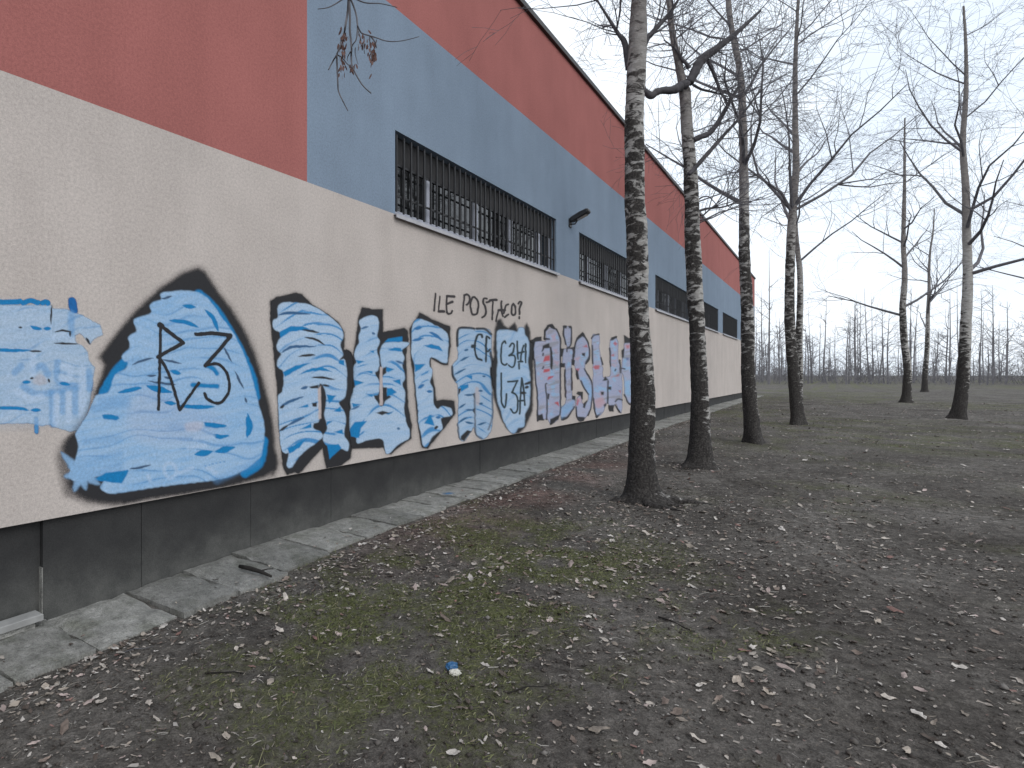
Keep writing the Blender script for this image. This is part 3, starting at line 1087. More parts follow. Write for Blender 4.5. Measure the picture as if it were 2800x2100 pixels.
g.sl(srgb(52, 92, 132, PG), 4, [(125, 258), (220, 238), (400, 246)], [(150, 578), (250, 528), (450, 525)], [(140, 1040), (240, 990), (345, 955)], [(210, 1200), (280, 1160), (355, 1133)], [(320, 885), (380, 868)])
g.sl(BK, 3.4, [(350, 445), (440, 462), (525, 510)], [(300, 608), (380, 598), (440, 600)], [(410, 790), (500, 790), (610, 808)], [(500, 852), (565, 862)], [(138, 1055), (180, 1030)], [(138, 1250), (170, 1225), (215, 1195)], [(330, 378), (480, 408)])
g.build('graffiti_letter', 'tall light blue letter R with thick black outline', 2)

# --- letter like H / U
g = Spray(C4, (20, 50, 790, 1640))
g.poly([(225, 75), (330, 95), (440, 100), (440, 330), (560, 312), (660, 285), (695, 320), (705, 420), (680, 520), (680, 650), (690, 900), (700, 1100), (738, 1300), (730, 1430), (640, 1490), (520, 1590), (470, 1580), (440, 1522),
        (120, 1532), (50, 1400), (40, 1180), (40, 1080), (60, 800), (40, 560), (60, 510), (110, 540), (130, 600), (160, 400), (190, 180)], BK, soft=3.0, smooth=False, veil=.34)
g.poly([(200, 215), (260, 172), (330, 160), (390, 190), (398, 290), (380, 370), (408, 430), (378, 520), (402, 620), (392, 720), (362, 762), (404, 850), (392, 970), (352, 992), (405, 1085), (440, 1090), (470, 1040), (520, 1000), (470, 960),
        (440, 880), (435, 800), (480, 740), (430, 700), (412, 600), (412, 520), (450, 450), (560, 435), (705, 440), (700, 470), (640, 520), (665, 600), (640, 670), (670, 800), (640, 870), (672, 960), (660, 1080), (665, 1180), (690, 1290), (715, 1340),
        (705, 1430), (600, 1490), (500, 1585), (460, 1560), (438, 1440), (300, 1440), (180, 1480), (160, 1420), (95, 1350), (80, 1240), (72, 1180), (110, 1120), (95, 1000), (110, 940), (160, 880), (125, 780), (130, 700), (165, 640), (145, 570),
        (165, 490), (195, 440), (190, 370), (215, 300), (200, 260)], LB, soft=2, smooth=True, streak=.75, col2=LB2)
g.poly([(408, 690), (436, 690), (440, 1085), (405, 1090)], BEI, soft=1.4, smooth=False)
g.blob(DB, [(455, 440), (490, 400), (640, 375), (640, 430), (560, 435)], [(490, 520), (560, 490), (628, 500), (628, 530)], [(470, 690), (560, 715), (500, 745), (470, 730)], [(540, 830), (620, 820), (625, 880)], [(480, 905), (530, 910), (580, 955), (480, 995)],
       [(140, 820), (250, 850), (150, 892)], [(95, 1330), (150, 1260), (280, 1248), (215, 1320), (190, 1420), (110, 1410)], [(160, 620), (260, 635), (180, 660)], [(245, 735), (330, 735), (330, 765)], [(120, 1065), (220, 1075), (130, 1105)],
       [(300, 525), (345, 520), (345, 550)], [(450, 1170), (550, 1150), (500, 1185)], [(255, 965), (330, 975), (330, 1000)], smooth=False, soft=1.6)
g.blob(BK, [(440, 700), (475, 690), (470, 745), (440, 760)], [(440, 900), (480, 900), (480, 1000), (440, 1030)], [(350, 985), (400, 990), (400, 1030)], [(360, 745), (405, 735), (405, 790)], [(370, 1165), (440, 1145), (520, 1165), (430, 1185)],
       [(640, 515), (690, 515), (685, 560)], [(640, 670), (680, 665), (675, 700)], smooth=False, soft=1.8)
g.sl(srgb(60, 100, 140, PG), 3.2, [(215, 300), (290, 275)], [(330, 340), (360, 350)], [(570, 625), (655, 660)], [(110, 1130), (200, 1090)], [(590, 1325), (610, 1330)])
g.build('graffiti_letter', 'light blue letter like a joined H between R and the C-shaped letter', 1)

# --- letter like C
g = Spray(C4, (690, 110, 1220, 1570))
g.poly([(820, 135), (860, 150), (950, 205), (1130, 272), (1138, 480), (1108, 670), (1070, 672), (935, 602), (930, 690), (950, 790), (972, 900), (992, 1040), (1060, 1028), (1172, 1042), (1187, 1170), (1080, 1312), (900, 1530), (840, 1525),
        (815, 1385), (795, 1250), (772, 1000), (756, 800), (728, 620), (716, 300), (750, 240)], BK, soft=3.0, smooth=False, veil=.34)
g.poly([(770, 205), (850, 203), (980, 262), (1108, 355), (1108, 560), (1090, 652), (940, 592), (920, 680), (948, 720), (940, 800), (925, 850), (950, 900), (962, 1000), (960, 1060), (1000, 1120), (1060, 1095), (1140, 1122), (1150, 1190), (1040, 1225),
        (1052, 1330), (960, 1400), (890, 1510), (850, 1495), (835, 1390), (805, 1260), (800, 1120), (785, 1000), (770, 830), (765, 740), (760, 650), (732, 560), (735, 420), (740, 300)], LB, soft=2, smooth=True, streak=.75, col2=LB2)
g.blob(DB, [(765, 660), (880, 662), (820, 720), (770, 745)], [(855, 470), (940, 455), (1020, 475), (1055, 530), (940, 500)], [(915, 1190), (935, 1185), (970, 1295), (865, 1272)], smooth=False)
g.sl(srgb(40, 106, 160, PG), 4, [(915, 335), (980, 360), (1060, 425)], [(755, 300), (840, 285)], [(800, 915), (865, 870)], [(985, 1210), (1035, 1212)], [(740, 420), (860, 395)], [(890, 940), (950, 945)])
g.line([(985, 1318), (995, 1310)], 4, BK)
g.build('graffiti_letter', 'light blue letter like a C with a thick black upper edge', 2)

# --- letter N with CR
g = Spray(C5, (0, 130, 600, 1610), 1.6, period=24.0)
g.poly([(100, 190), (150, 165), (270, 165), (310, 200), (330, 180), (460, 180), (520, 240), (525, 500), (545, 700), (530, 900), (545, 1200), (520, 1440), (440, 1565), (350, 1540), (310, 1420), (270, 1470), (180, 1590), (125, 1560), (100, 1400),
        (105, 1100), (95, 900), (60, 840), (25, 720), (30, 640), (100, 540), (92, 380)], LB, soft=3, al=.95, smooth=True, streak=.8, col2=LB2)
g.poly([(320, 930), (370, 935), (370, 1130), (322, 1120)], BEI, soft=4, al=.7)
g.lines(BK, 3.2, [(95, 390), (97, 210), (160, 165), (300, 180)], [(335, 180), (440, 185), (515, 245)], [(510, 480), (530, 600), (545, 690)], [(30, 660), (40, 770), (70, 830)], [(520, 680), (525, 760), (560, 920)], soft=1.8, al=.9)
g.lines(srgb(88, 96, 108, PG), 2.4, [(100, 1380), (120, 1550), (180, 1580)], [(320, 1380), (330, 1510), (400, 1560)], [(530, 980), (535, 1280), (480, 1450)], [(312, 1000), (318, 1400)], soft=2, al=.8)
g.blob(DB, [(190, 770), (280, 770), (280, 825)], [(125, 890), (230, 880), (230, 920), (140, 975)], smooth=False, soft=2)
g.blob(BK, [(105, 930), (140, 930), (125, 990), (105, 1020)], [(140, 1570), (140, 1530), (220, 1460), (275, 1465), (180, 1590)], [(280, 1000), (312, 1000), (312, 1050)], [(280, 1200), (315, 1180), (312, 1250)], smooth=False, soft=2)
g.sl(srgb(40, 92, 132, PG), 3, [(60, 760), (120, 720), (200, 685)], [(180, 1015), (300, 1010)], [(105, 1190), (200, 1120)], [(200, 1200), (300, 1205)], [(105, 1360), (220, 1290)], [(190, 1355), (300, 1370)], [(360, 960), (410, 962)], [(365, 1125), (410, 1120)],
     [(350, 1390), (460, 1360)], [(180, 450), (230, 440)], [(120, 590), (240, 530)], [(410, 775), (450, 780)])
g.lines(srgb(36, 46, 52, PG), 2.8, [(405, 285), (395, 250), (350, 260), (318, 340), (312, 440), (340, 540), (400, 575)], [(500, 300), (465, 275), (460, 330), (452, 440), (480, 460), (505, 440)], [(455, 300), (455, 590)], soft=1.4)
g.line([(285, 400), (305, 395)], 5, srgb(36, 46, 52, PG))
g.build('graffiti_letter', 'light blue letter N with thin CR scrawled on it', 1)

# --- shield with C3H U3A
g = Spray(C5, (500, 40, 1110, 1540), 1.6, period=40.0, gap=.3)
g.poly([(600, 70), (640, 60), (680, 140), (740, 170), (815, 100), (850, 190), (930, 190), (965, 110), (1000, 170), (1020, 340), (1060, 350), (1050, 600), (1045, 900), (1040, 1200), (960, 1400), (870, 1500), (790, 1505), (700, 1420),
        (620, 1250), (560, 1060), (520, 860), (510, 680), (560, 500), (550, 420), (570, 180)], BK, soft=5, al=.9, smooth=False)
g.poly([(595, 215), (680, 195), (760, 195), (845, 215), (870, 165), (930, 170), (945, 250), (985, 310), (998, 430), (985, 600), (1005, 760), (1010, 900), (1000, 1130), (945, 1260), (940, 1400), (860, 1430), (820, 1490), (760, 1480), (690, 1370),
        (640, 1220), (590, 1040), (590, 760), (600, 560), (592, 400)], LB, soft=3, smooth=True, streak=.8, col2=LB2)
ink = srgb(36, 52, 58, PG)
g.lines(ink, 2.6, [(705, 360), (690, 335), (655, 370), (645, 480), (650, 600), (690, 640), (715, 625)], [(750, 400), (780, 360), (808, 390), (790, 480), (745, 520)], [(745, 520), (815, 520), (812, 630), (780, 665), (740, 640)], [(846, 340), (856, 560)], [(930, 390), (900, 500), (890, 590)],
        [(850, 490), (930, 470)], [(860, 595), (910, 590)], [(952, 370), (955, 600)], [(870, 620), (870, 680)], soft=1.3)
g.lines(ink, 2.6, [(645, 740), (645, 900), (650, 1100), (685, 1170), (705, 1120), (710, 1000)], [(730, 850), (850, 835)], [(850, 835), (780, 985)], [(780, 985), (840, 1020), (855, 1120), (840, 1220), (800, 1240), (765, 1190)], [(905, 800), (890, 1000), (880, 1250)], [(910, 810), (935, 1000), (940, 1140)],
        [(890, 990), (950, 988)], [(870, 1090), (930, 1085)], soft=1.3)
g.sl(BK, 4, [(940, 880), (980, 865), (1030, 850)], [(895, 990), (950, 988)], [(945, 930), (990, 905)])
g.build('graffiti_letter', 'light blue shield shaped letter O with C3H and U3A written in it', 2)

# --- lilac and red letters
def small(box, outl, fillp, label, extra, layer, black=None):
    g = Spray(C6, box, 1.6, period=14.0, gap=.25)
    if black:
        g.poly(black, BK, soft=3.0, smooth=False, veil=.34)
    g.poly(fillp, LIL, soft=2.4, al=.93, smooth=True, streak=.9, col2=LIL2)
    rr = np.random.RandomState(layer + 5)
    f = g.sdf(catmull(g.T(fillp), 3, True))
    mk = np.clip(0.5 + (f - 3) / 4, 0, 1)
    g.over(mk * np.clip((g.blot - 0.56) * 5, 0, .8), srgb(140, 176, 208, PG))
    g.over(mk * np.clip((g.streak - 0.60) * 6, 0, .75), srgb(140, 140, 146, PG))
    extra(g)
    for s in outl:
        g.line(s, 2.1, srgb(56, 56, 62, PG), soft=1.5, al=.93)
    g.build('graffiti_letter', label, layer)


def ex1(g):
    g.blob(RED, [(180, 640), (210, 560), (280, 545), (285, 620)], [(185, 800), (200, 750), (285, 740), (280, 780)], [(245, 910), (260, 860), (345, 840), (330, 870)], [(350, 1240), (410, 1220), (420, 1290)], [(770, 420), (770, 420), (771, 421)][:3], smooth=False, soft=2)
    g.blob(PNK, [(290, 250), (370, 230), (370, 320), (330, 330)], [(340, 460), (385, 450), (385, 520)], [(330, 620), (420, 640), (400, 700)], smooth=False, soft=4, al=.7)
    g.blob(BK, [(0, 600), (0, 330), (60, 290), (160, 265), (165, 330), (70, 350), (45, 480), (45, 600)], [(165, 490), (180, 400), (275, 365), (280, 440), (200, 445), (185, 490)], [(110, 1500), (105, 1420), (170, 1400), (200, 1490)], [(280, 420), (310, 430), (330, 600), (320, 760), (295, 740)],
           [(285, 1560), (290, 1480), (440, 1400), (410, 1480), (310, 1560)], [(250, 1100), (280, 1110), (270, 1190), (245, 1170)], [(190, 300), (200, 180), (250, 100), (320, 85), (380, 160), (350, 165), (280, 130), (230, 190), (215, 290), (290, 300), (290, 320), (200, 325)], smooth=False, soft=2)


small((-10, 60, 460, 1590), [[(380, 160), (420, 240), (440, 350), (438, 800), (440, 1400)], [(60, 600), (80, 900), (105, 1200), (105, 1500)], [(240, 960), (225, 1000), (245, 1250), (240, 1480)], [(180, 540), (190, 520)], [(180, 740), (195, 715)]],
      [(60, 360), (160, 340), (230, 330), (230, 200), (290, 150), (370, 170), (420, 280), (435, 600), (435, 1390), (300, 1540), (250, 1470), (180, 1480), (110, 1400), (100, 1100), (70, 800), (50, 560)],
      'lilac and red letter shaped like an N right of the shield', ex1, 1)


def ex2(g):
    g.blob(BK, [(495, 105), (530, 110), (530, 150), (495, 145)], [(560, 110), (600, 110), (600, 150), (565, 145)], [(440, 450), (490, 450), (470, 560), (440, 560)], [(440, 660), (510, 660), (500, 720), (440, 715)], [(600, 600), (650, 620), (640, 690), (605, 680)],
           [(610, 1140), (660, 1140), (660, 1210), (610, 1190)], [(450, 1450), (540, 1440), (480, 1500), (450, 1495)], smooth=False, soft=2)
    g.blob(srgb(130, 168, 206, PG), [(450, 1300), (640, 1200), (620, 1330), (460, 1470)], smooth=False, soft=5, al=.8)
    g.blob(srgb(110, 70, 72, PG), [(590, 930), (615, 930), (612, 1040), (595, 1040)], [(505, 1080), (530, 1060), (525, 1140)], smooth=False, soft=2, al=.8)


small((430, 80, 700, 1530), [[(490, 120), (480, 230), (500, 300), (520, 380)], [(600, 130), (600, 300), (590, 390), (540, 440), (530, 490)], [(540, 440), (640, 440)], [(630, 440), (625, 600)], [(510, 760), (505, 940), (515, 1150)], [(605, 740), (600, 1050)], [(640, 1300), (560, 1430), (480, 1490)]],
      [(500, 140), (560, 120), (600, 150), (595, 380), (560, 430), (620, 470), (620, 600), (600, 700), (610, 1150), (650, 1200), (640, 1320), (480, 1490), (450, 1460), (450, 1330), (520, 1200), (510, 700), (470, 660), (480, 470), (540, 430), (500, 280)],
      'thin lilac letter I with two black dots on top', ex2, 2)


def ex3(g):
    g.blob(RED, [(770, 420), (820, 380), (840, 430)], [(660, 740), (720, 740), (700, 790)], [(670, 1260), (690, 1170), (720, 1200), (690, 1280)], smooth=False, soft=2.5, al=.85)
    g.blob(PNK, [(640, 600), (720, 560), (700, 620)], [(690, 1180), (740, 1150), (750, 1240)], smooth=False, soft=4, al=.8)
    g.blob(BK, [(680, 330), (700, 260), (765, 205), (790, 230), (800, 290), (760, 270)], [(755, 510), (800, 510), (800, 560), (760, 550)], [(850, 560), (865, 590), (820, 670), (805, 640)], [(665, 760), (700, 770), (715, 890), (690, 900), (665, 820)], [(670, 1110), (690, 1075), (770, 1080), (770, 1190), (745, 1180), (730, 1130)],
           [(770, 1260), (830, 1195), (800, 1320), (770, 1310)], [(690, 1480), (700, 1440), (800, 1450), (780, 1500), (720, 1510)], smooth=False, soft=2)
    g.blob(srgb(134, 172, 212, PG), [(740, 860), (840, 900), (910, 1050), (880, 1200), (840, 1100), (760, 950)], smooth=False, soft=5, al=.7)


small((630, 190, 930, 1530), [[(790, 250), (840, 350), (865, 460), (855, 600), (810, 660)], [(690, 290), (655, 400), (640, 560)], [(790, 740), (840, 830), (890, 930), (912, 1050), (900, 1200), (880, 1330), (840, 1420)], [(740, 920), (790, 1020), (850, 1110)], [(670, 1300), (680, 1440), (740, 1500)]],
      [(700, 310), (770, 250), (840, 370), (860, 480), (840, 600), (800, 700), (830, 820), (900, 960), (915, 1150), (880, 1330), (800, 1460), (720, 1480), (670, 1360), (680, 1180), (740, 1130), (770, 1260), (830, 1220), (850, 1120), (760, 980), (690, 820), (640, 640), (650, 420)],
      'lilac letter S with pink blotches and a black top', ex3, 1)


def ex4(g):
    g.blob(RED, [(915, 720), (940, 690), (1010, 690), (1010, 740), (950, 750)], [(1205, 370), (1240, 340), (1275, 380), (1240, 410)], [(1170, 550), (1220, 520), (1220, 560)], [(1180, 860), (1250, 850), (1300, 820), (1290, 850)], [(1290, 1060), (1320, 1060), (1320, 1100)], smooth=False, soft=2.5, al=.85)
    g.blob(PNK, [(940, 1190), (1060, 1150), (1110, 1250), (1000, 1320), (950, 1300)], [(1180, 680), (1260, 660), (1240, 720)], [(1180, 620), (1260, 600), (1250, 640)], [(980, 1100), (1060, 1080), (1040, 1150)], smooth=False, soft=5, al=.7)
    g.blob(BK, [(1055, 920), (1090, 850), (1140, 900), (1100, 915)], [(1130, 1010), (1180, 1000), (1180, 1050), (1135, 1045)], [(1030, 1080), (1075, 1080), (1070, 1120), (1035, 1120)], [(950, 1440), (1040, 1380), (980, 1460)], [(1140, 1270), (1225, 1270), (1210, 1370), (1150, 1360)],
           [(1230, 1260), (1250, 1270), (1330, 1390), (1290, 1380)], [(1170, 330), (1190, 280), (1270, 262), (1265, 290), (1210, 320)], [(1075, 1270), (1110, 1240), (1110, 1280), (1080, 1310)], smooth=False, soft=2)


small((880, 220, 1345, 1470), [[(895, 290), (930, 250), (1000, 235)], [(910, 400), (915, 660)], [(1035, 580), (1060, 670)], [(925, 1180), (940, 1340), (970, 1450)], [(1135, 920), (1130, 1240)], [(1165, 440), (1175, 700)], [(1310, 620), (1320, 800)], [(1250, 750), (1240, 770)], [(1240, 1220), (1290, 1180), (1350, 1200)]],
      [(900, 280), (960, 240), (1010, 260), (1010, 420), (1030, 580), (1060, 740), (1060, 860), (1110, 860), (1170, 820), (1165, 560), (1165, 330), (1230, 290), (1280, 340), (1280, 560), (1310, 700), (1340, 850), (1335, 1380), (1250, 1250), (1190, 1340), (1130, 1240), (1060, 1380), (980, 1440), (940, 1330), (920, 1100), (915, 700)],
      'lilac and pink letters L and H run together', ex4, 2)


def ex5(g):
    g.blob(PNK, [(1380, 400), (1460, 370), (1470, 440), (1400, 450)], smooth=False, soft=4, al=.8)
    g.blob(RED, [(1410, 400), (1450, 395), (1440, 440), (1415, 440)], smooth=False, soft=3, al=.7)
    g.blob(srgb(136, 178, 214, PG), [(1380, 920), (1460, 900), (1460, 1120), (1390, 1100)], smooth=False, soft=5, al=.8)
    g.blob(srgb(70, 86, 140, PG), [(1400, 580), (1445, 580), (1440, 615), (1405, 612)], smooth=False, soft=3, al=.8)
    g.blob(BK, [(1370, 250), (1440, 290), (1540, 290), (1540, 350), (1380, 370)], [(1335, 470), (1370, 440), (1370, 580), (1340, 580)], smooth=False, soft=2.5)


small((1325, 230, 1660, 1320), [[(1340, 740), (1380, 740)], [(1380, 1120), (1430, 1230), (1460, 1260)], [(1560, 380), (1600, 700), (1560, 1220)]],
      [(1380, 370), (1470, 360), (1560, 380), (1580, 700), (1540, 1180), (1440, 1230), (1390, 1120), (1370, 900), (1335, 760), (1345, 600), (1370, 500)],
      'last lilac letter, half hidden behind the birch trunk', ex5, 1)

# --- ILE POSTALO?
g = Spray(C7, (130, 120, 2040, 780), 1.35)
ink = srgb(58, 54, 56, PG)
kw = dict(soft=1.3, al=.95, curve=False)
g.lines(ink, 2.1, [(225, 170), (190, 520)], [(315, 230), (290, 420), (280, 530)], [(455, 210), (440, 400), (450, 540)], [(810, 210), (780, 510)], [(1380, 330), (1370, 690)], [(1560, 320), (1545, 420)], [(1490, 500), (1445, 720)], **kw)
g.lines(ink, 3.3, [(285, 530), (395, 525)], [(460, 220), (600, 222)], [(460, 375), (560, 330)], [(1320, 310), (1460, 290)], [(1490, 500), (1620, 500)], **kw)
g.lines(ink, 2.6, [(450, 540), (480, 570), (540, 560), (560, 520)], [(805, 205), (860, 190), (905, 240), (900, 340), (850, 395)], [(1010, 240), (960, 260), (930, 400), (950, 560), (1000, 590), (1060, 560), (1085, 440), (1075, 310), (1010, 240)],
        [(1260, 265), (1200, 270), (1185, 350), (1230, 430), (1245, 520), (1220, 610), (1165, 650)], [(1250, 340), (1310, 330)], [(1550, 420), (1560, 540), (1580, 620)], [(1690, 390), (1640, 420), (1600, 560)], [(1620, 640), (1690, 590)],
        [(1790, 380), (1760, 440), (1755, 560), (1790, 600), (1835, 560), (1830, 430), (1790, 380)], [(1895, 370), (1930, 330), (1960, 360), (1925, 450), (1915, 580)], soft=1.3, al=.95)
g.line([(1912, 640), (1915, 670)], 2.6, ink)
g.build('graffiti_writing', 'small black handwriting ILE POSTALO? above the letters', 3)

# ------------------------------------------------------------------ wall lamp
def lamp():
    L0, z0 = 14.47, 4.50
    root = empty('wall_floodlight', lv(L0, 0, z0), ANG)
    tag(root, 'small dark floodlight on a bracket between two barred windows', 'lamp')
    MB().bbox_bevel(-.06, .06, -.02, .004, -.10, .06, .004).build('wall_plate', M['lamp'], root)
    MB().tube([(0, -.01, -.04), (0, -.10, -.05), (0, -.14, .0), (0, -.15, .05)], .014, 8).build('bracket_arm', M['lamp'], root, smooth=True)
    hd = MB()
    prof = [(-.02, .045, .03), (.02, .065, .05), (.20, .075, .058), (.33, .085, .045), (.36, .075, .03)]
    rings = []
    for (d, w, h) in prof:
        b = len(hd.v)
        for (sx, sz) in ((-1, -.6), (-.7, -1), (.7, -1), (1, -.6), (1, .6), (.7, 1), (-.7, 1), (-1, .6)):
            hd.v.append((sx * w, -d, sz * h))
        rings.append(b)
    for a, b in zip(rings[:-1], rings[1:]):
        for k in range(8):
            hd.f.append((a + k, a + (k + 1) % 8, b + (k + 1) % 8, b + k))
    hd.f.append(tuple(rings[0] + k for k in reversed(range(8))))
    hd.f.append(tuple(rings[-1] + k for k in range(8)))
    h = hd.build('lamp_housing', M['lamp'], root, (0, -.03, .03))
    h.rotation_euler = (R(-22), 0, 0)
    gl = MB().box(-.06, .06, -.30, -.10, -.060, -.0575).build('lens', M['glass'], h)


lamp()

# ------------------------------------------------------------------ pavement of concrete slabs along the wall
pv = MB()
n = 0
Ls = np.arange(-4, 47.5, 0.5)
for i, L in enumerate(Ls):
    hh = float(base_h(L)) - 0.012
    p1, p2 = lv(L, -0.60, hh - .10), lv(L, 0.25, hh - .10)
    p3, p4 = lv(L, -0.60, hh - .012), lv(L, 0.25, hh)
    pv.v += [tuple(p1), tuple(p2), tuple(p3), tuple(p4)]
    if i:
        b = 4 * i
        a = b - 4
        pv.f += [(a + 2, b + 2, b + 3, a + 3), (a, b, b + 2, a + 2)]
pave = pv.build('pavement', M['ground'])
tag(pave, 'narrow strip of worn concrete slabs along the foot of the wall', kind='structure')


def slab_mesh(seed, w, d):
    r = random.Random(seed)
    nx, ny = 6, 7
    me = MB()
    top = {}
    ch = r.random()
    for i in range(nx + 1):
        for j in range(ny + 1):
            u, v_ = i / nx, j / ny
            x = (u - .5) * w
            y = (v_ - .5) * d
            e = min(u, 1 - u, v_, 1 - v_)
            jit = .006 if e == 0 else 0.0
            z = (mn.noise(Vector((x * 5, y * 5, seed * 3.1))) * .006) - (.012 if e == 0 else 0)
            if e == 0 and r.random() < .18:
                z -= .012
                jit = .018
            top[i, j] = len(me.v)
            me.v.append((x + r.uniform(-jit, jit), y + r.uniform(-jit, jit), z))
    for i in range(nx):
        for j in range(ny):
            me.f.append((top[i, j], top[i + 1, j], top[i + 1, j + 1], top[i, j + 1]))
    ring = [(i, 0) for i in range(nx)] + [(nx, j) for j in range(ny)] + [(i, ny) for i in range(nx, 0, -1)] + [(0, j) for j in range(ny, 0, -1)]
    low = {}
    for q in ring:
        x, y, z = me.v[top[q]]
        low[q] = len(me.v)
        me.v.append((x, y, -.07))
    for a, b in zip(ring, ring[1:] + ring[:1]):
        me.f.append((top[a], low[a], low[b], top[b]))
    m_ = me.mesh('paving_slab')
    return m_


rng = random.Random(21)
SL = [slab_mesh(s, 1, 1) for s in range(7)]
edges = [3.4, 4.0, 4.45, 4.91, 5.46, 5.93, 6.42, 6.98, 7.5, 7.99, 8.45]
while edges[-1] < 46:
    edges.append(edges[-1] + 0.5 + rng.uniform(-.03, .05))
for i in range(len(edges) - 1):
    a, b = edges[i], edges[i + 1]
    Lc = (a + b) / 2
    wid = 0.60 + rng.uniform(-.02, .03)
    if Lc < 6.6:
        wid += .06
    o = link('paving_slab', SL[rng.randrange(7)], M['slab'], pave)
    near = 1.0 if Lc < 9 else .5
    hz = float(base_h(Lc)) + .018 + rng.uniform(-.012, .012) * near
    o.location = lv(Lc, 0.06 - wid / 2 - rng.uniform(0, .02), hz)
    slope = math.atan2(float(base_h(b) - base_h(a)), b - a)
    o.rotation_euler = (rng.uniform(-.025, .03) * near, -slope + rng.uniform(-.022, .022) * near, ANG + rng.uniform(-.02, .02))
    o.scale = (b - a - .022, wid, 1)

# blue overspray on one slab: a thin film lying on the slab
# ------------------------------------------------------------------ pale concrete strip at the left edge
cs = MB()
cs.bbox_bevel(-.55, .40, -.075, .03, -.02, .02, .005)
o = cs.build('concrete_strip', M['pale_slab'], None, lv(4.43, -0.02, 0.085))
o.rotation_euler = (0, R(-1.5), ANG)
tag(o, 'pale concrete strip lying against the dark plinth at the left edge', 'concrete strip')
cs2 = MB().box(-.5, .36, -.05, .0, -.10, -.021).build('strip_bed', M['slab'], o)

# ------------------------------------------------------------------ trees
def bark_tube(pts, radii, sides, rings_per_m, amp, flare=None, seed=0):
    """thick trunk with uneven bark; pts/radii resampled along the height"""
    P = catmull([tuple(p) for p in pts], 8)
    nR = len(P)
    rr = np.interp(np.linspace(0, len(radii) - 1, nR), range(len(radii)), radii)
    seg = np.r_[0, np.cumsum(np.linalg.norm(np.diff(P, axis=0), axis=1))]
    N = max(4, int(seg[-1] * rings_per_m))
    t = np.linspace(0, seg[-1], N)
    C = np.stack([np.interp(t, seg, P[:, k]) for k in range(3)], 1)
    rad = np.interp(t, seg, rr)
    th = np.linspace(0, 2 * np.pi, sides, endpoint=False)
    V = np.zeros((N, sides, 3))
    for i in range(N):
        z = C[i, 2]
        for k in range(sides):
            c, s = math.cos(th[k]), math.sin(th[k])
            r_ = rad[i]
            q = Vector((c * 1.4 + seed, s * 1.4, z * 3.2))
            n1 = mn.noise(q)
            q2 = Vector((c * 3.5 + seed, s * 3.5, z * 14))
            n2 = mn.noise(q2)
            d = amp * (0.9 * n1 + 1.0 * n2)
            if flare:
                r_ *= 1 + flare(th[k], z)
            V[i, k] = (C[i, 0] + c * (r_ + d), C[i, 1] + s * (r_ + d), z)
    idx = np.arange(N * sides).reshape(N, sides)
    nx = np.roll(idx, -1, 1)
    Q = np.stack([idx[:-1], nx[:-1], nx[1:], idx[1:]], -1).reshape(-1, 4)
    return V.reshape(-1, 3), Q


def grow_twigs(mb, rng, p, d, length, rad, depth, droop=0.0, sides=None, spawn=(3, 5), minr=.0022):
    """a branch that wanders and forks"""
    nseg = 5 if depth > 0 else 4
    pts = [Vector(p)]
    rads = [rad]
    d = Vector(d).normalized()
    for i in range(nseg):
        d = (d + Vector((rng.gauss(0, .16), rng.gauss(0, .16), rng.gauss(0, .12) + (.10 if depth > 1 else .03) - droop * (i / nseg)))).normalized()
        pts.append(pts[-1] + d * length / nseg)
        rads.append(max(minr, rad * (1 - .78 * (i + 1) / nseg)))
    mb.tube(pts, rads, sides or (6 if rad > .03 else (4 if rad > .008 else 3)), cap=False)
    if depth <= 0:
        return
    for k in range(rng.randint(*spawn)):
        t = rng.uniform(.25, 1.0) * nseg
        i = min(int(t), nseg - 1)
        f = t - i
        q = pts[i].lerp(pts[i + 1], f)
        ax = (pts[i + 1] - pts[i]).normalized()
        side = ax.orthogonal().normalized()
        side.rotate(Matrix.Rotation(rng.uniform(0, 2 * math.pi), 3, ax))
        nd = ax * rng.uniform(.55, .95) + side * rng.uniform(.5, .95)
        nr = max(minr, (rads[i] * (1 - f) + rads[i + 1] * f) * rng.uniform(.45, .7))
        grow_twigs(mb, rng, q, nd, length * rng.uniform(.45, .72), nr, depth - 1, droop + .05, None, spawn, minr)


def ground_z(x, y):
    L, v = lv_inv(x, y)
    return float(ground_h(L, v))


def traced_birch(name, label, base_px, Y, trace, flare, roots, top_px, seed, group):
    """trunk with the outline (height px -> left, right px) read at depth Y"""
    base = at_depth(base_px[0], base_px[1], Y)
    base.z = ground_z(base.x, base.y)
    root = empty(name, base)
    tag(root, label, 'tree', group)
    rng = random.Random(seed)
    pts, rad = [], []
    for (py, xl, xr) in trace:
        c = at_depth((xl + xr) / 2, py, Y) - base
        pts.append((c.x, (py - base_px[1]) * 0.00006 * (1 if seed % 2 else -1), c.z))
        rad.append((xr - xl) / 2 / FPX * Y)
    pts.insert(0, (pts[0][0], 0, -.25))
    rad.insert(0, rad[0] * 1.05)
    V, Q = bark_tube(pts, rad, 40, 34, .007, flare, seed)
    me = np_mesh('trunk', V, Q, True)
    link('trunk', me, M['birch'], root)
    for rp in roots:
        pp = [Vector(q) for q in rp[0]]
        for q in pp[1:]:
            q.z += ground_z(base.x + q.x, base.y + q.y) - base.z
        MB().tube(catmull([tuple(q) for q in pp], 5), list(np.interp(np.linspace(0, 1, (len(pp) - 1) * 5 + 1), np.linspace(0, 1, len(rp[1])), rp[1])), 9).build('root', M['birch'], root, smooth=True)
    return root, base, pts, rad, rng


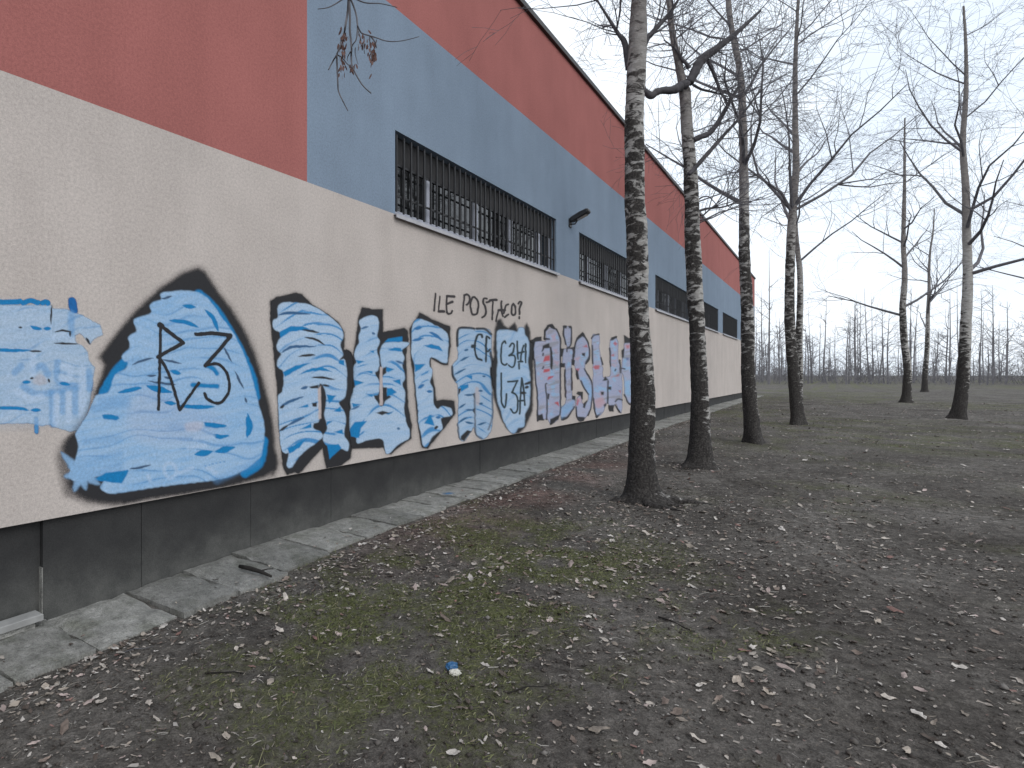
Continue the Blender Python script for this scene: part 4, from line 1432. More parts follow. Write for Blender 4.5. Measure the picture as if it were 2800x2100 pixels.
ROW = 'birches in a row beside the wall'
tr1 = [(1385, 1706, 1806), (1355, 1714, 1796), (1325, 1717, 1788), (1250, 1720, 1786), (1180, 1723, 1787), (1090, 1726, 1787), (1000, 1724, 1781), (902, 1721, 1771), (808, 1715, 1766), (700, 1712, 1765), (620, 1709, 1763), (561, 1706, 1756), (480, 1705, 1755), (407, 1704, 1754), (330, 1704, 1751),
       (214, 1709, 1756), (98, 1713, 1759), (20, 1719, 1758), (-120, 1727, 1757), (-400, 1738, 1760)]


def fl1(th, z):
    k = math.exp(-max(z, 0) / .13)
    k2 = math.exp(-max(z, 0) / .20)
    return k2 * .62 * max(0, math.cos(th + .3)) ** 3 + k * (0.10 + 0.25 * max(0, math.cos(th + .35)) ** 3 + .30 * max(0, math.cos(th - 2.9)) ** 3 + .25 * max(0, math.cos(th + 1.9)) ** 3)


Y1 = 6.95
rt1 = [([(.10, -.02, .12), (.24, -.07, .03), (.40, -.13, .012), (.58, -.22, -.004), (.74, -.34, -.03)], [.085, .062, .042, .03, .012]),
       ([(-.04, -.10, .08), (-.04, -.24, .02), (.03, -.36, .006), (.14, -.5, -.006), (.2, -.62, -.04)], [.06, .048, .034, .026, .012]),
       ([(-.08, -.03, .08), (-.22, -.03, .02), (-.34, -.0, -.002), (-.46, .02, -.04)], [.065, .05, .034, .015]),
       ([(.10, -.08, .07), (.2, -.2, .02), (.30, -.26, .0), (.42, -.30, -.04)], [.06, .045, .03, .014]),
       ([(.10, .10, .06), (.2, .2, -.02), (.3, .3, -.06)], [.055, .035, .015])]
b1, base1, pts1, rad1, rng1 = traced_birch('birch_tree', 'nearest birch with dark cracked foot and pale patchy bark', (1755, 1368), Y1, tr1, fl1, rt1, None, 3, ROW)


def limb(root, base, px_pts, Y, radii, nm='limb', mat='limb', sides=8, twigs=None, rng=None, depth_off=None):
    P = []
    for i, (x, y) in enumerate(px_pts):
        yy = Y + (depth_off[i] if depth_off else 0)
        P.append(at_depth(x, y, yy) - base)
    C = catmull([tuple(p) for p in P], 5)
    r = list(np.interp(np.linspace(0, 1, len(C)), np.linspace(0, 1, len(radii)), radii))
    # uneven bark
    r = [q * (1 + .16 * mn.noise(Vector((i * .55, Y, px_pts[0][0] * .01)))) for i, q in enumerate(r)]
    MB().tube(C, r, sides).build(nm, M[mat], root, smooth=True)
    return [Vector(c) for c in C]


S5 = lambda x, y: (1540 + x / 2.592, 60 + y / 2.592)
ST = lambda x, y: (1700 + x / 4.879, 80 + y / 4.879)
limbs = []
limbs.append((b1, base1, limb(b1, base1, [S5(470, 330), S5(446, 190), S5(425, 125), S5(395, 90), S5(350, 20), S5(300, -60), S5(230, -170)], Y1, [.05, .034, .026, .02, .015, .01]), 1))
limbs.append((b1, base1, limb(b1, base1, [S5(520, 300), S5(560, 190), S5(590, 120), S5(625, 85), S5(680, 20), S5(760, -70), S5(830, -180)], Y1, [.055, .042, .034, .028, .02, .012]), 1))
limbs.append((b1, base1, limb(b1, base1, [S5(540, 320), S5(566, 380), S5(562, 330), S5(564, 240)], Y1 + .05, [.012, .012, .009, .004]), 0))

Y2 = 9.0
tr2 = [(1284, 1876, 1950), (1262, 1884, 1945), (1231, 1886, 1943), (1180, 1890, 1940), (1090, 1893, 1937), (1000, 1892, 1932), (902, 1890, 1928), (808, 1884, 1923), (761, 1882, 1921), (680, 1879, 1918), (620, 1878, 1915), (561, 1878, 1914), (490, 1876, 1911), (446, 1875, 1908), (380, 1871, 1901),
       (291, 1867, 1895), (245, 1864, 1893), (222, 1862, 1885), (190, 1856, 1876), (140, 1848, 1865), (98, 1840, 1855), (20, 1832, 1846), (-150, 1826, 1836)]


def fl2(th, z):
    k = math.exp(-max(z, 0) / .13)
    return k * (0.05 + 0.3 * max(0, math.cos(th + .2)) ** 3 + .4 * max(0, math.cos(th - 3.0)) ** 3)


rt2 = [([(-.13, -.02, .07), (-.26, -.05, .0), (-.4, -.08, -.04)], [.06, .04, .012]), ([(.13, -.03, .06), (.25, -.08, -.01), (.36, -.12, -.05)], [.055, .035, .012])]
b2, base2, pts2, rad2, rng2 = traced_birch('birch_tree', 'second birch, with a thick limb crossing its crown', (1912, 1274), Y2, tr2, fl2, rt2, None, 4, ROW)
limbs.append((b2, base2, limb(b2, base2, [ST(900, 720), ST(980, 560), ST(1040, 440), ST(1130, 350), ST(1250, 270), ST(1350, 190), ST(1480, 90), ST(1650, -60), ST(1850, -250)], Y2, [.06, .072, .068, .060, .052, .042, .03, .018], nm='limb'), 1))
limbs.append((b2, base2, limb(b2, base2, [ST(880, 760), ST(820, 740), ST(740, 790), ST(660, 815), ST(560, 815), ST(470, 835), ST(400, 885), ST(340, 850), ST(300, 790), ST(285, 700), ST(280, 560), ST(278, 380), ST(282, 200)], Y2, [.07, .068, .064, .058, .052, .05, .056, .034, .024, .018, .013, .008], nm='limb'), 0))
limbs.append((b2, base2, limb(b2, base2, [ST(960, 1480), ST(1040, 1440), ST(1160, 1390), ST(1260, 1280), ST(1340, 1150), ST(1450, 950), ST(1600, 700)], Y2, [.04, .042, .038, .034, .028, .018], nm='limb'), 1))
limbs.append((b2, base2, limb(b2, base2, [S5(890, 1080), S5(930, 1040), S5(1000, 960), S5(1080, 870), S5(1140, 800), S5(1250, 680), S5(1400, 480)], Y2 - .12, [.03, .032, .03, .026, .02, .012], nm='limb'), 1))
limbs.append((b2, base2, limb(b2, base2, [S5(950, 1345), S5(1010, 1325), S5(1070, 1318), S5(1140, 1310), S5(1260, 1270)], Y2, [.02, .018, .016, .012, .006], nm='limb'), 1))
limbs.append((b2, base2, limb(b2, base2, [S5(955, 1262), S5(990, 1240), S5(1030, 1238), S5(1060, 1265), S5(1100, 1310)], Y2, [.013, .011, .009, .007, .004], nm='limb'), 0))
limbs.append((b2, base2, limb(b2, base2, [ST(905, 520), ST(870, 470), ST(800, 390), ST(760, 330), ST(700, 250), ST(560, 140)], Y2, [.03, .026, .022, .018, .014, .008], nm='limb'), 1))
limbs.append((b2, base2, limb(b2, base2, [ST(950, 740), ST(1060, 800), ST(1180, 830), ST(1290, 860), ST(1400, 890)], Y2 + .3, [.02, .018, .016, .012, .008], nm='limb'), 1))
limbs.append((b2, base2, limb(b2, base2, [ST(1120, 360), ST(1200, 520), ST(1270, 700), ST(1330, 860), ST(1400, 960)], Y2 + .1, [.03, .026, .022, .018, .01], nm='limb'), 1))

# fine twigs of the two near birches
for root, base, pts, rad, rng in ((b1, base1, pts1, rad1, rng1), (b2, base2, pts2, rad2, rng2)):
    mb = MB()
    for (rt, bs, C, tw) in limbs:
        if rt is not root or not tw:
            continue
        for k in range(11):
            i = rng.randrange(len(C) // 3, len(C) - 1)
            d = (C[i + 1] - C[i]).normalized()
            sd = d.orthogonal()
            sd.rotate(Matrix.Rotation(rng.uniform(0, 6.3), 3, d))
            grow_twigs(mb, rng, C[i], d * .6 + sd * .8, rng.uniform(.5, 1.2), .0085, 2, .10, spawn=(2, 4), minr=.0024)
    zs = [p[2] for p in pts]
    for k in range(34):
        z = rng.uniform(3.5 if root is b2 else 6.2, 9.5)
        if z > zs[-1]:
            continue
        x = np.interp(z, zs, [p[0] for p in pts])
        y = np.interp(z, zs, [p[1] for p in pts])
        an = rng.uniform(0, 2 * math.pi)
        if root is b2 and math.cos(an) < -.1 and z < 6.3:
            an = rng.uniform(-1.2, 1.2)
        grow_twigs(mb, rng, (x, y, z), (math.cos(an), math.sin(an), rng.uniform(.1, .8)), rng.uniform(.8, 1.7), rng.uniform(.008, .016), 2, .12, spawn=(3, 5), minr=.0024)
    tw = mb.build('twigs', M['twig'], root)
    tw['kind'] = 'stuff'


def birch(loc, height, r0, seed, label, group, mat_twig='twig', detail=3, nb=16, lean=0.03, dens=(3, 5)):
    rng = random.Random(seed)
    x, y = loc
    z0 = ground_z(x, y)
    root = empty('birch_tree', (x, y, z0))
    tag(root, label, 'tree', group)
    pts, rad = [(0, 0, -.2)], [r0 * 1.35]
    dx = dy = 0
    ax, ay = rng.uniform(-lean, lean), rng.uniform(-lean, lean)
    nseg = 9
    for i in range(nseg + 1):
        t = i / nseg
        pts.append((dx, dy, t * height))
        rad.append(r0 * (1.12 if i == 0 else (1 - .85 * t ** 1.1)))
        dx += ax * height / nseg + rng.gauss(0, .05)
        dy += ay * height / nseg + rng.gauss(0, .05)
    fl = lambda th, z: math.exp(-max(z, 0) / .16) * (.28 + .34 * max(0, math.cos(1.5 * th + seed)) ** 2 + .22 * math.cos(3 * th + seed * 2))
    V, Q = bark_tube(pts, rad, 24, 16, .009, fl, seed * 1.7)
    link('trunk', np_mesh('trunk', V, Q, True), M['birch'], root)
    mb = MB()
    zs = [p[2] for p in pts]
    for k in range(nb):
        t = rng.uniform(.42 if ROW == group else .30, .97)
        z = t * height
        px_, py_ = np.interp(z, zs, [p[0] for p in pts]), np.interp(z, zs, [p[1] for p in pts])
        an = k * 2.4 + rng.uniform(-.5, .5)
        ln = height * (.16 + .17 * (1 - t)) * rng.uniform(.8, 1.25)
        grow_twigs(mb, rng, (px_, py_, z), (math.cos(an), math.sin(an), rng.uniform(.35, 1.0)), ln, max(.012, r0 * (1 - .85 * t) * .5), detail, .10, spawn=dens, minr=.0028 if detail > 2 else .004)
    tw = mb.build('branches', M[mat_twig], root)
    return root


def at_lv(L, v):
    p = lv(L, v)
    return (p.x, p.y)


birch(at_lv(17.2, -2.7), 11, .13, 31, 'third birch in the row, just right of the second one', ROW)
birch(at_lv(22.5, -3.2), 12, .14, 32, 'fourth birch in the row beside the far wall', ROW)
birch(at_lv(29.5, -2.9), 11, .13, 33, 'fifth birch in the row, near the far end of the wall', ROW, detail=3, nb=12)
birch(at_lv(27.5, -6.8), 12, .15, 34, 'birch standing alone in the open at the right', 'birches in the open ground')
birch(at_lv(40.0, -6.5), 13, .16, 35, 'slender birch behind the row, beyond the end of the wall', 'birches in the open ground', detail=3, nb=12)
birch(at_lv(44.0, -12.5), 13, .16, 36, 'birch at the right edge, farther back', 'birches in the open ground', detail=3, nb=12)
birch(at_lv(62.0, -9.0), 13, .17, 37, 'far birch in front of the distant wood, left of centre gap', 'birches in the open ground', detail=2, nb=14)

# far-off bare wood: one mass on the horizon
mb = MB()
rng = random.Random(70)
for k in range(520):
    L = rng.uniform(95, 190)
    v = rng.uniform(-120, 95)
    p = lv(L, v)
    if p.y < 30 or p.x > 260:
        continue
    z = .35
    h = rng.uniform(5, 17) * (.6 + .8 * float(vnoise(L / 14, v / 14, 95)))
    q = Vector((p.x, p.y, z))
    top = q + Vector((rng.uniform(-.6, .6), rng.uniform(-.6, .6), h))
    mb.tube([q - Vector((0, 0, .4)), q.lerp(top, .5) + Vector((rng.uniform(-.2, .2), 0, 0)), top], [rng.uniform(.12, .2), .09, .02], 4, cap=False)
    for j in range(9):
        t = rng.uniform(.2, .95)
        c = q.lerp(top, t)
        an = rng.uniform(0, 6.3)
        grow_twigs(mb, rng, c, (math.cos(an), math.sin(an), rng.uniform(.3, 1.1)), h * .28 * (1.25 - t), .045, 1, .05, 3, (3, 4), .014)
    for j in range(7):
        an = rng.uniform(0, 6.3)
        grow_twigs(mb, rng, q + Vector((rng.uniform(-3, 3), rng.uniform(-3, 3), -.1)), (math.cos(an) * .6, math.sin(an) * .6, 1), rng.uniform(1.2, 3.8), .03, 1, .0, 3, (4, 6), .016)
wood = mb.build('distant_wood', M['far_twig'])
tag(wood, 'bare grey woodland in the distance beyond the open ground', 'woodland', kind='stuff')

# ------------------------------------------------------------------ tree overhead whose seed-bearing twigs hang into view
S8 = lambda x, y: (860 + x / 6.6375, 70 + y / 6.6375)
YH = 3.0
ht_base = Vector((2.6, -1.6, 0))
ht_base.z = ground_z(ht_base.x, ht_base.y)
ht = empty('overhanging_tree', ht_base)
tag(ht, 'thin bare twigs with brown seed clusters hanging down at the top edge', 'tree')
V, Q = bark_tube([(0, 0, -.2), (0, 0, .2), (.03, .02, 1.5), (-.05, .05, 3.0), (-.1, .15, 4.4), (-.3, .4, 6)], [.17, .15, .13, .12, .10, .06], 20, 14, .006, None, 9.3)
link('trunk', np_mesh('trunk', V, Q, True), M['limb'], ht)
hub = at_depth(*S8(620, -560), YH)
lp = [Vector((2.5, -1.4, 4.2)), Vector((1.9, -.4, 4.35)), Vector((1.1, 1.0, 4.35)), Vector((.4, 2.2, 4.05)), Vector((.05, 2.8, 3.75)), hub]
MB().tube(catmull([tuple(p - ht_base) for p in lp], 5), list(np.interp(np.linspace(0, 1, 26), [0, .5, 1], [.05, .03, .007])), 7).build('limb', M['limb'], ht, smooth=True)
rng = random.Random(8)


def htwig(pts, r, nm='twig'):
    P = [at_depth(*S8(x, y), YH + rng.uniform(-.03, .03)) - ht_base for x, y in pts]
    C = catmull([tuple(p) for p in P], 5)
    rr = [max(.0012, r * (1 - .55 * i / len(C))) for i in range(len(C))]
    MB().tube(C, rr, 5).build(nm, M['twig'], ht, smooth=True)


htwig([(620, -560), (600, -250), (560, 0), (530, 170), (470, 350), (400, 530), (330, 650), (255, 800)], .0065)
htwig([(620, -560), (640, -200), (640, 80), (655, 230), (670, 400), (665, 560), (680, 720), (760, 900), (880, 1090), (1030, 1230)], .0065)
htwig([(620, -560), (740, -260), (780, 0), (760, 240), (700, 340), (665, 420)], .005)
htwig([(400, 530), (410, 750), (420, 1000), (435, 1190), (500, 1340), (560, 1460), (605, 1545)], .005)
htwig([(410, 530), (500, 580), (590, 690), (690, 770)], .004)
htwig([(780, 0), (850, 130), (980, 180), (1120, 220), (1280, 275), (1450, 290), (1650, 265), (1900, 200)], .004)
htwig([(780, 60), (830, 210), (850, 320)], .003)
htwig([(665, 460), (600, 570), (600, 640)], .003)
htwig([(1020, 190), (1090, 290), (1130, 410)], .0045)
htwig([(1000, 200), (1010, 400), (1040, 600), (1045, 700)], .003)
htwig([(740, 400), (740, 520), (790, 700)], .003)
htwig([(900, 200), (895, 400), (910, 510)], .003)
htwig([(620, -560), (420, -420), (250, -330), (60, -300)], .004)
htwig([(620, -560), (900, -420), (1200, -400), (1500, -330)], .004)


def key_cluster(cx, cy, spread, nk, seed):
    r = random.Random(seed)
    mb = MB()
    for k in range(nk):
        x, y = cx + r.gauss(0, spread[0]), cy + r.gauss(0, spread[1])
        c = at_depth(*S8(x, y), YH + r.uniform(-.03, .03)) - ht_base
        d = Vector((r.gauss(0, .3), r.gauss(0, .3), -1)).normalized()
        s = d.orthogonal().normalized()
        s.rotate(Matrix.Rotation(r.uniform(0, 6.3), 3, d))
        n_ = d.cross(s)
        ln, w = r.uniform(.020, .032), r.uniform(.004, .0065)
        b = len(mb.v)
        for (t, q) in ((0, .25), (.35, 1), (.75, .9), (1, .15)):
            for sg in (-1, 1):
                p = c + d * ln * t + s * w * q * sg + n_ * (.0012 * sg * q)
                mb.v.append(tuple(p))
        for i in range(3):
            mb.f.append((b + 2 * i, b + 2 * i + 1, b + 2 * i + 3, b + 2 * i + 2))
    mb.build('seed_cluster', M['seed'], ht)['kind'] = 'stuff'


key_cluster(490, 330, (45, 120), 26, 1)
key_cluster(490, 760, (25, 70), 14, 2)
key_cluster(690, 750, (32, 30), 14, 3)
key_cluster(1040, 560, (40, 90), 26, 4)
key_cluster(1030, 330, (45, 80), 18, 5)
key_cluster(850, 260, (45, 60), 12, 6)
key_cluster(560, 170, (40, 60), 14, 7)

# ------------------------------------------------------------------ leaf litter, straws, short grass
def leaf_variant(seed):
    r = random.Random(seed)
    n = 5
    w = r.uniform(.28, .40)
    curl = r.uniform(.10, .38)
    fold = r.uniform(.10, .30)
    V, F = [], []
    for i in range(n + 1):
        t = i / n
        hw = w * (math.sin(math.pi * min(1, t * .96 + .04)) ** .75) * (1 - .25 * t) * r.uniform(.85, 1.1)
        z = curl * (t - .5) ** 2 * 1.3
        k1, k2 = r.uniform(.45, 1.2), r.uniform(.45, 1.2)
        jx = r.uniform(-.05, .05)
        V += [(t - .5 + jx, -hw * k1, z + fold * hw + r.uniform(-.03, .14)), (t - .5, r.uniform(-.04, .04), z + r.uniform(-.03, .05)), (t - .5 - jx, hw * k2, z + fold * hw + r.uniform(-.03, .14))]
    for i in range(n):
        a = 3 * i
        F += [(a, a + 3, a + 4, a + 1), (a + 1, a + 4, a + 5, a + 2)]
    return np.array(V), np.array(F)


LEAVES = [leaf_variant(s) for s in range(14)]
leafcols = [((0.36, 0.325, 0.29), 'pale'), ((0.27, 0.235, 0.20), 'tan'), ((0.17, 0.135, 0.115), 'brown'), ((0.45, 0.42, 0.39), 'white'), ((0.20, 0.12, 0.105), 'red'), ((0.36, 0.295, 0.275), 'pink'), ((0.085, 0.068, 0.058), 'dark')]
leafw = [.22, .22, .17, .12, .03, .09, .15]


def mat_leaf(nm, col):
    m, nt, b = new_mat(nm, 0.75, 0.25)
    oi = nt.nodes.new('ShaderNodeObjectInfo')
    oc = coord(nt)
    f = n_ramp(nt, n_noise(nt, oc, 5, 5), [(0.3, .6), (.7, 1.25)])
    c = n_mix(nt, col, f, 1.0, 'MULTIPLY')
    hv = n_range(nt, oi.outputs['Random'], 0, 1, .75, 1.2)
    cm = nt.nodes.new('ShaderNodeCombineXYZ')
    for i in range(3):
        nt.links.new(hv, cm.inputs[i])
    c = n_mix(nt, c, cm.outputs[0], 1.0, 'MULTIPLY')
    nt.links.new(c, b.inputs['Base Color'])
    return m


leafmat = [mat_leaf('dry_leaf_' + t, c) for c, t in leafcols]
rs = np.random.RandomState(12)
NL = 52000
LL = rs.uniform(2.5, 40, NL)
LVv = -rs.uniform(.1, 16, NL)
n2 = 8500
LL[:n2] = rs.normal(6.6, 2.6, n2)
LVv[:n2] = -np.abs(rs.normal(2.2, 1.8, n2)) - .3
n3 = 2600
LL[n2:n2 + n3] = rs.uniform(4, 24, n3)
LVv[n2:n2 + n3] = -.62 - np.abs(rs.normal(0, .16, n3))
for (bb, q) in ((0, (base1.x, base1.y)), (1, (base2.x, base2.y))):
    bl, bv = lv_inv(*q)
    aa = rs.uniform(0, 6.3, 260)
    rr_ = .2 + np.abs(rs.normal(0, .22, 260))
    i0 = n2 + n3 + 260 * bb
    LL[i0:i0 + 260] = bl + np.cos(aa) * rr_
    LVv[i0:i0 + 260] = bv + np.sin(aa) * rr_
keep = (rs.rand(NL) < np.clip(1.3 - LL / 48, .4, 1)) & (fbm(LL * .7, LVv * .7, 61) > rs.uniform(.2, .62, NL)) & (LVv < -.62) | ((LVv > -.62) & (rs.rand(NL) < .12))
LL, LVv = LL[keep], LVv[keep]
NL = len(LL)
size = np.clip(rs.lognormal(math.log(.027), .50, NL), .010, .092)
px_w = X0 + DX * LL - DY * LVv
py_w = DY * LL + DX * LVv
pz_w = ground_h(LL, LVv)
on_slab = LVv > -.6
pz_w = np.where(on_slab, base_h(LL) + .025, pz_w)
depth = np.maximum(py_w, .1)
sx = 1008 + FPX * px_w / depth
sy = HZ - FPX * (pz_w - EYE) / depth
inframe = (py_w > .5) & (sx > 42) & (sx < 2790) & (sy < 2090) & (sy > 1040)
app = np.where(inframe, size * FPX / depth, 0)
order = np.argsort(-app)
NSINGLE = 240
singles = set(order[:NSINGLE].tolist())
ci = rs.choice(len(leafcols), NL, p=leafw)
yaw = rs.uniform(0, 2 * np.pi, NL)
tilt = rs.normal(0, .22, (NL, 2))
var = rs.randint(0, len(LEAVES), NL)
flip = rs.rand(NL) < .35
leaf_me = {}
gmap = {'pale': 'pale dry fallen leaf', 'tan': 'tan dry fallen leaf', 'brown': 'dull brown fallen leaf', 'white': 'whitish dry fallen leaf', 'red': 'reddish fallen leaf', 'pink': 'pinkish dry fallen leaf', 'dark': 'dark decayed fallen leaf'}


def rot_np(yaw, tx, ty):
    cy, sy_ = np.cos(yaw), np.sin(yaw)
    Rz = np.array([[cy, -sy_, 0], [sy_, cy, 0], [0, 0, 1]])
    Rx = np.array([[1, 0, 0], [0, math.cos(tx), -math.sin(tx)], [0, math.sin(tx), math.cos(tx)]])
    Ry = np.array([[math.cos(ty), 0, math.sin(ty)], [0, 1, 0], [-math.sin(ty), 0, math.cos(ty)]])
    return Rz @ Rx @ Ry


SV, SF, SC = [], [], []
nvtx = 0
for i in range(NL):
    V, F = LEAVES[var[i]]
    if i in singles:
        key = (var[i], ci[i])
        if key not in leaf_me:
            me = bpy.data.meshes.new('fallen_leaf')
            me.from_pydata([tuple(p) for p in V], [], [tuple(int(q) for q in f) for f in F])
            me.polygons.foreach_set('use_smooth', [True] * len(me.polygons))
            me.materials.append(leafmat[ci[i]])
            leaf_me[key] = me
        o = bpy.data.objects.new('fallen_leaf', leaf_me[key])
        COL.objects.link(o)
        s = size[i]
        o.location = (px_w[i], py_w[i], pz_w[i] + .004 + (.010 * s / .04 if flip[i] else 0))
        o.rotation_euler = (tilt[i, 0] + (math.pi if flip[i] else 0), tilt[i, 1], yaw[i])
        o.scale = (s, s, s * .8)
        cn = leafcols[ci[i]][1]
        if LVv[i] > -.62:
            where = 'on the concrete slabs'
        elif moss_f(LL[i], LVv[i]) > .25:
            where = 'on the green mossy patch'
        elif LVv[i] > -1.3:
            where = 'on the soil close to the slabs'
        elif sy[i] > 1780:
            where = 'at the bottom left' if sx[i] < 900 else ('below the mossy patch' if sx[i] < 1700 else ('at the bottom right' if sx[i] > 2250 else 'right of the blue wrapper'))
        elif sx[i] < 1000:
            where = 'left of the mossy patch'
        else:
            where = 'between moss and birches' if sx[i] < 1950 else 'on the open ground at right'
        sw = 'large ' if size[i] > .075 else ('small ' if size[i] < .045 else '')
        tag(o, sw + gmap[cn] + ' ' + where, 'leaf', sw + cn + ' fallen leaves ' + where)
    else:
        Vv = V * size[i] * np.array([1, 1, .8])
        if flip[i]:
            Vv = Vv * np.array([1, 1, -1]) + np.array([0, 0, .010])
        Vv = Vv @ rot_np(yaw[i], *tilt[i]).T + np.array([px_w[i], py_w[i], pz_w[i] + .005])
        SV.append(Vv)
        SF.append(F + nvtx)
        nvtx += len(Vv)
        SC.append(np.tile(np.array(leafcols[ci[i]][0]) * rs.uniform(.6, 1.15), (len(Vv), 1)))


def stuff_mesh(name, V, F, C, mat, label, cat):
    V = np.concatenate(V)
    F = np.concatenate(F)
    C = np.concatenate(C)
    me = np_mesh(name, V, F)
    ca = me.color_attributes.new('tint', 'FLOAT_COLOR', 'POINT')
    ca.data.foreach_set('color', np.concatenate([C, np.ones((len(C), 1))], 1).astype(np.float32).ravel())
    o = link(name, me, mat)
    tag(o, label, cat, kind='stuff')
    return o


rq = np.random.RandomState(17)
NS = 26000
sL, sv = rq.uniform(3.0, 16, NS), -rq.uniform(.62, 7, NS)
kk = (rq.rand(NS) < np.clip(1.35 - sL / 14, .15, 1)) & (fbm(sL * 1.3, sv * 1.3, 63) > rq.uniform(.15, .62, NS))
sL, sv = sL[kk], sv[kk]
NS = len(sL)
ss = np.clip(rq.lognormal(math.log(.010), .5, NS), .004, .026)
quad = np.array([(-.5, -.35, 0), (.45, -.4, .1), (.5, .3, .18), (-.4, .42, .05)])
P_ = np.stack([X0 + DX * sL - DY * sv, DY * sL + DX * sv, ground_h(sL, sv) + .004], 1)
ya = rq.uniform(0, 6.3, NS)
loc = quad[None] * rq.uniform(.6, 1.4, (NS, 4, 1)) * ss[:, None, None] * np.stack([np.ones(NS), rq.uniform(.35, 1, NS), rq.uniform(-.5, 1.5, NS)], 1)[:, None, :]
rx = loc[..., 0] * np.cos(ya)[:, None] - loc[..., 1] * np.sin(ya)[:, None]
ry = loc[..., 0] * np.sin(ya)[:, None] + loc[..., 1] * np.cos(ya)[:, None]
V_ = np.stack([rx, ry, np.abs(loc[..., 2]) + .001], -1) + P_[:, None, :]
pal = np.array([(.30, .27, .24), (.22, .19, .165), (.15, .125, .105), (.38, .36, .335), (.19, .115, .10), (.045, .037, .031)])
cs_ = pal[rq.choice(6, NS, p=[.2, .24, .22, .10, .06, .18])] * rq.uniform(.7, 1.15, (NS, 1))
SV.append(V_.reshape(-1, 3))
SF.append(np.arange(NS * 4).reshape(NS, 4) + nvtx)
SC.append(np.repeat(cs_, 4, 0))
stuff_mesh('leaf_litter', SV, SF, SC, M['litter'], 'small scraps of dry leaves strewn all over the soil', 'leaf litter')

# straws and dead grass stems
def strips(name, N, Lr, vr, dens, hgt, ln, wd, cols, upr, label, cat, mat, seed):
    r = np.random.RandomState(seed)
    L = r.uniform(*Lr, N)
    v = r.uniform(*vr, N)
    k = dens(L, v, r)
    L, v = L[k], v[k]
    n = len(L)
    z = ground_h(L, v) + .003
    x = X0 + DX * L - DY * v
    y = DY * L + DX * v
    yaw = r.uniform(0, 2 * np.pi, n)
    ll = r.lognormal(math.log(ln), .45, n)
    ww = wd * r.uniform(.6, 1.4, n)
    bend = r.normal(0, .5, n)
    el = np.abs(r.normal(upr[0], upr[1], n))
    V = np.zeros((n, 6, 3))
    for j, t in enumerate((0, .5, 1)):
        a = yaw + bend * t
        cx = x + np.cos(a) * np.cos(el) * ll * t
        cy = y + np.sin(a) * np.cos(el) * ll * t
        cz = z + np.sin(el * (1 - .35 * t)) * ll * t
        taper = (1, .8, .25)[j]
        for q, sg in enumerate((-1, 1)):
            V[:, 2 * j + q, 0] = cx - np.sin(a) * ww * taper * sg
            V[:, 2 * j + q, 1] = cy + np.cos(a) * ww * taper * sg
            V[:, 2 * j + q, 2] = cz + (.001 * sg)
    idx = np.arange(n)[:, None] * 6
    F = np.concatenate([idx + np.array([[0, 1, 3, 2]]), idx + np.array([[2, 3, 5, 4]])])
    cc = np.array(cols)[r.randint(0, len(cols), n)] * r.uniform(.6, 1.25, (n, 1))
    C = np.repeat(cc, 6, 0)
    return stuff_mesh(name, [V.reshape(-1, 3)], [F], [C], mat, label, cat)


strips('dead_grass', 60000, (3, 22), (-8, -.5), lambda L, v, r: (r.rand(len(L)) < np.clip(1.3 - L / 16, .12, 1) * np.clip((fbm(L * 1.1, v * 1.1, 81) - .25) * 2.4, 0.05, 1)), .01, .034, .0013,
       [(0.25, 0.235, 0.21), (0.19, 0.17, 0.145), (0.14, 0.122, 0.10), (0.34, 0.325, 0.30), (0.06, 0.05, 0.042), (0.05, 0.042, 0.036)], (.10, .12), 'pale straws and dead grass stems lying on the soil', 'dead grass', M['litter'], 5)
strips('short_grass', 90000, (4.2, 10), (-3.8, -.5), lambda L, v, r: r.rand(len(L)) < moss_f(L, v) * .9, .02, .022, .0016,
       [(0.085, 0.098, 0.036), (0.12, 0.13, 0.055), (0.06, 0.068, 0.026), (0.16, 0.155, 0.085)], (.55, .35), 'short green grass and moss growing in a patch on the soil', 'grass', M['grassblade'], 6)
strips('sparse_grass', 110000, (4, 60), (-22, -.6), lambda L, v, r: r.rand(len(L)) < moss_f(L, v) * .55 * (L > 9.5), .02, .035, .004,
       [(0.085, 0.105, 0.03), (0.12, 0.13, 0.05), (0.06, 0.07, 0.02)], (.5, .35), 'thin grass tufts on the ground beyond the trees', 'grass', M['grassblade'], 7)

# soil crumbs
r = np.random.RandomState(91)
n = 16000
L = r.uniform(3.2, 12, n)
v = r.uniform(-5, -.55, n)
k = r.rand(n) < np.clip(1.5 - L / 9, .1, 1)
L, v = L[k], v[k]
n = len(L)
oct_v = np.array([(1, 0, 0), (-1, 0, 0), (0, 1, 0), (0, -1, 0), (0, 0, .7), (0, 0, -.7)], float)
oct_f = np.array([(0, 2, 4), (2, 1, 4), (1, 3, 4), (3, 0, 4), (2, 0, 5), (1, 2, 5), (3, 1, 5), (0, 3, 5)])
sz = np.clip(r.lognormal(math.log(.006), .5, n), .002, .022)
P = np.stack([X0 + DX * L - DY * v, DY * L + DX * v, ground_h(L, v) + sz * .3], 1)
V = P[:, None, :] + oct_v[None] * sz[:, None, None] * r.uniform(.6, 1.3, (n, 6, 1))
F = (oct_f[None] + (np.arange(n) * 6)[:, None, None]).reshape(-1, 3)
cc = np.array([(.06, .052, .046), (.09, .082, .075), (.04, .034, .03), (.16, .15, .14)])[r.choice(4, n, p=[.4, .3, .22, .08])]
stuff_mesh('soil_crumbs', [V.reshape(-1, 3)], [F], [np.repeat(cc, 6, 0)], M['litter'], 'crumbs of soil and grit scattered over the bare ground', 'soil')

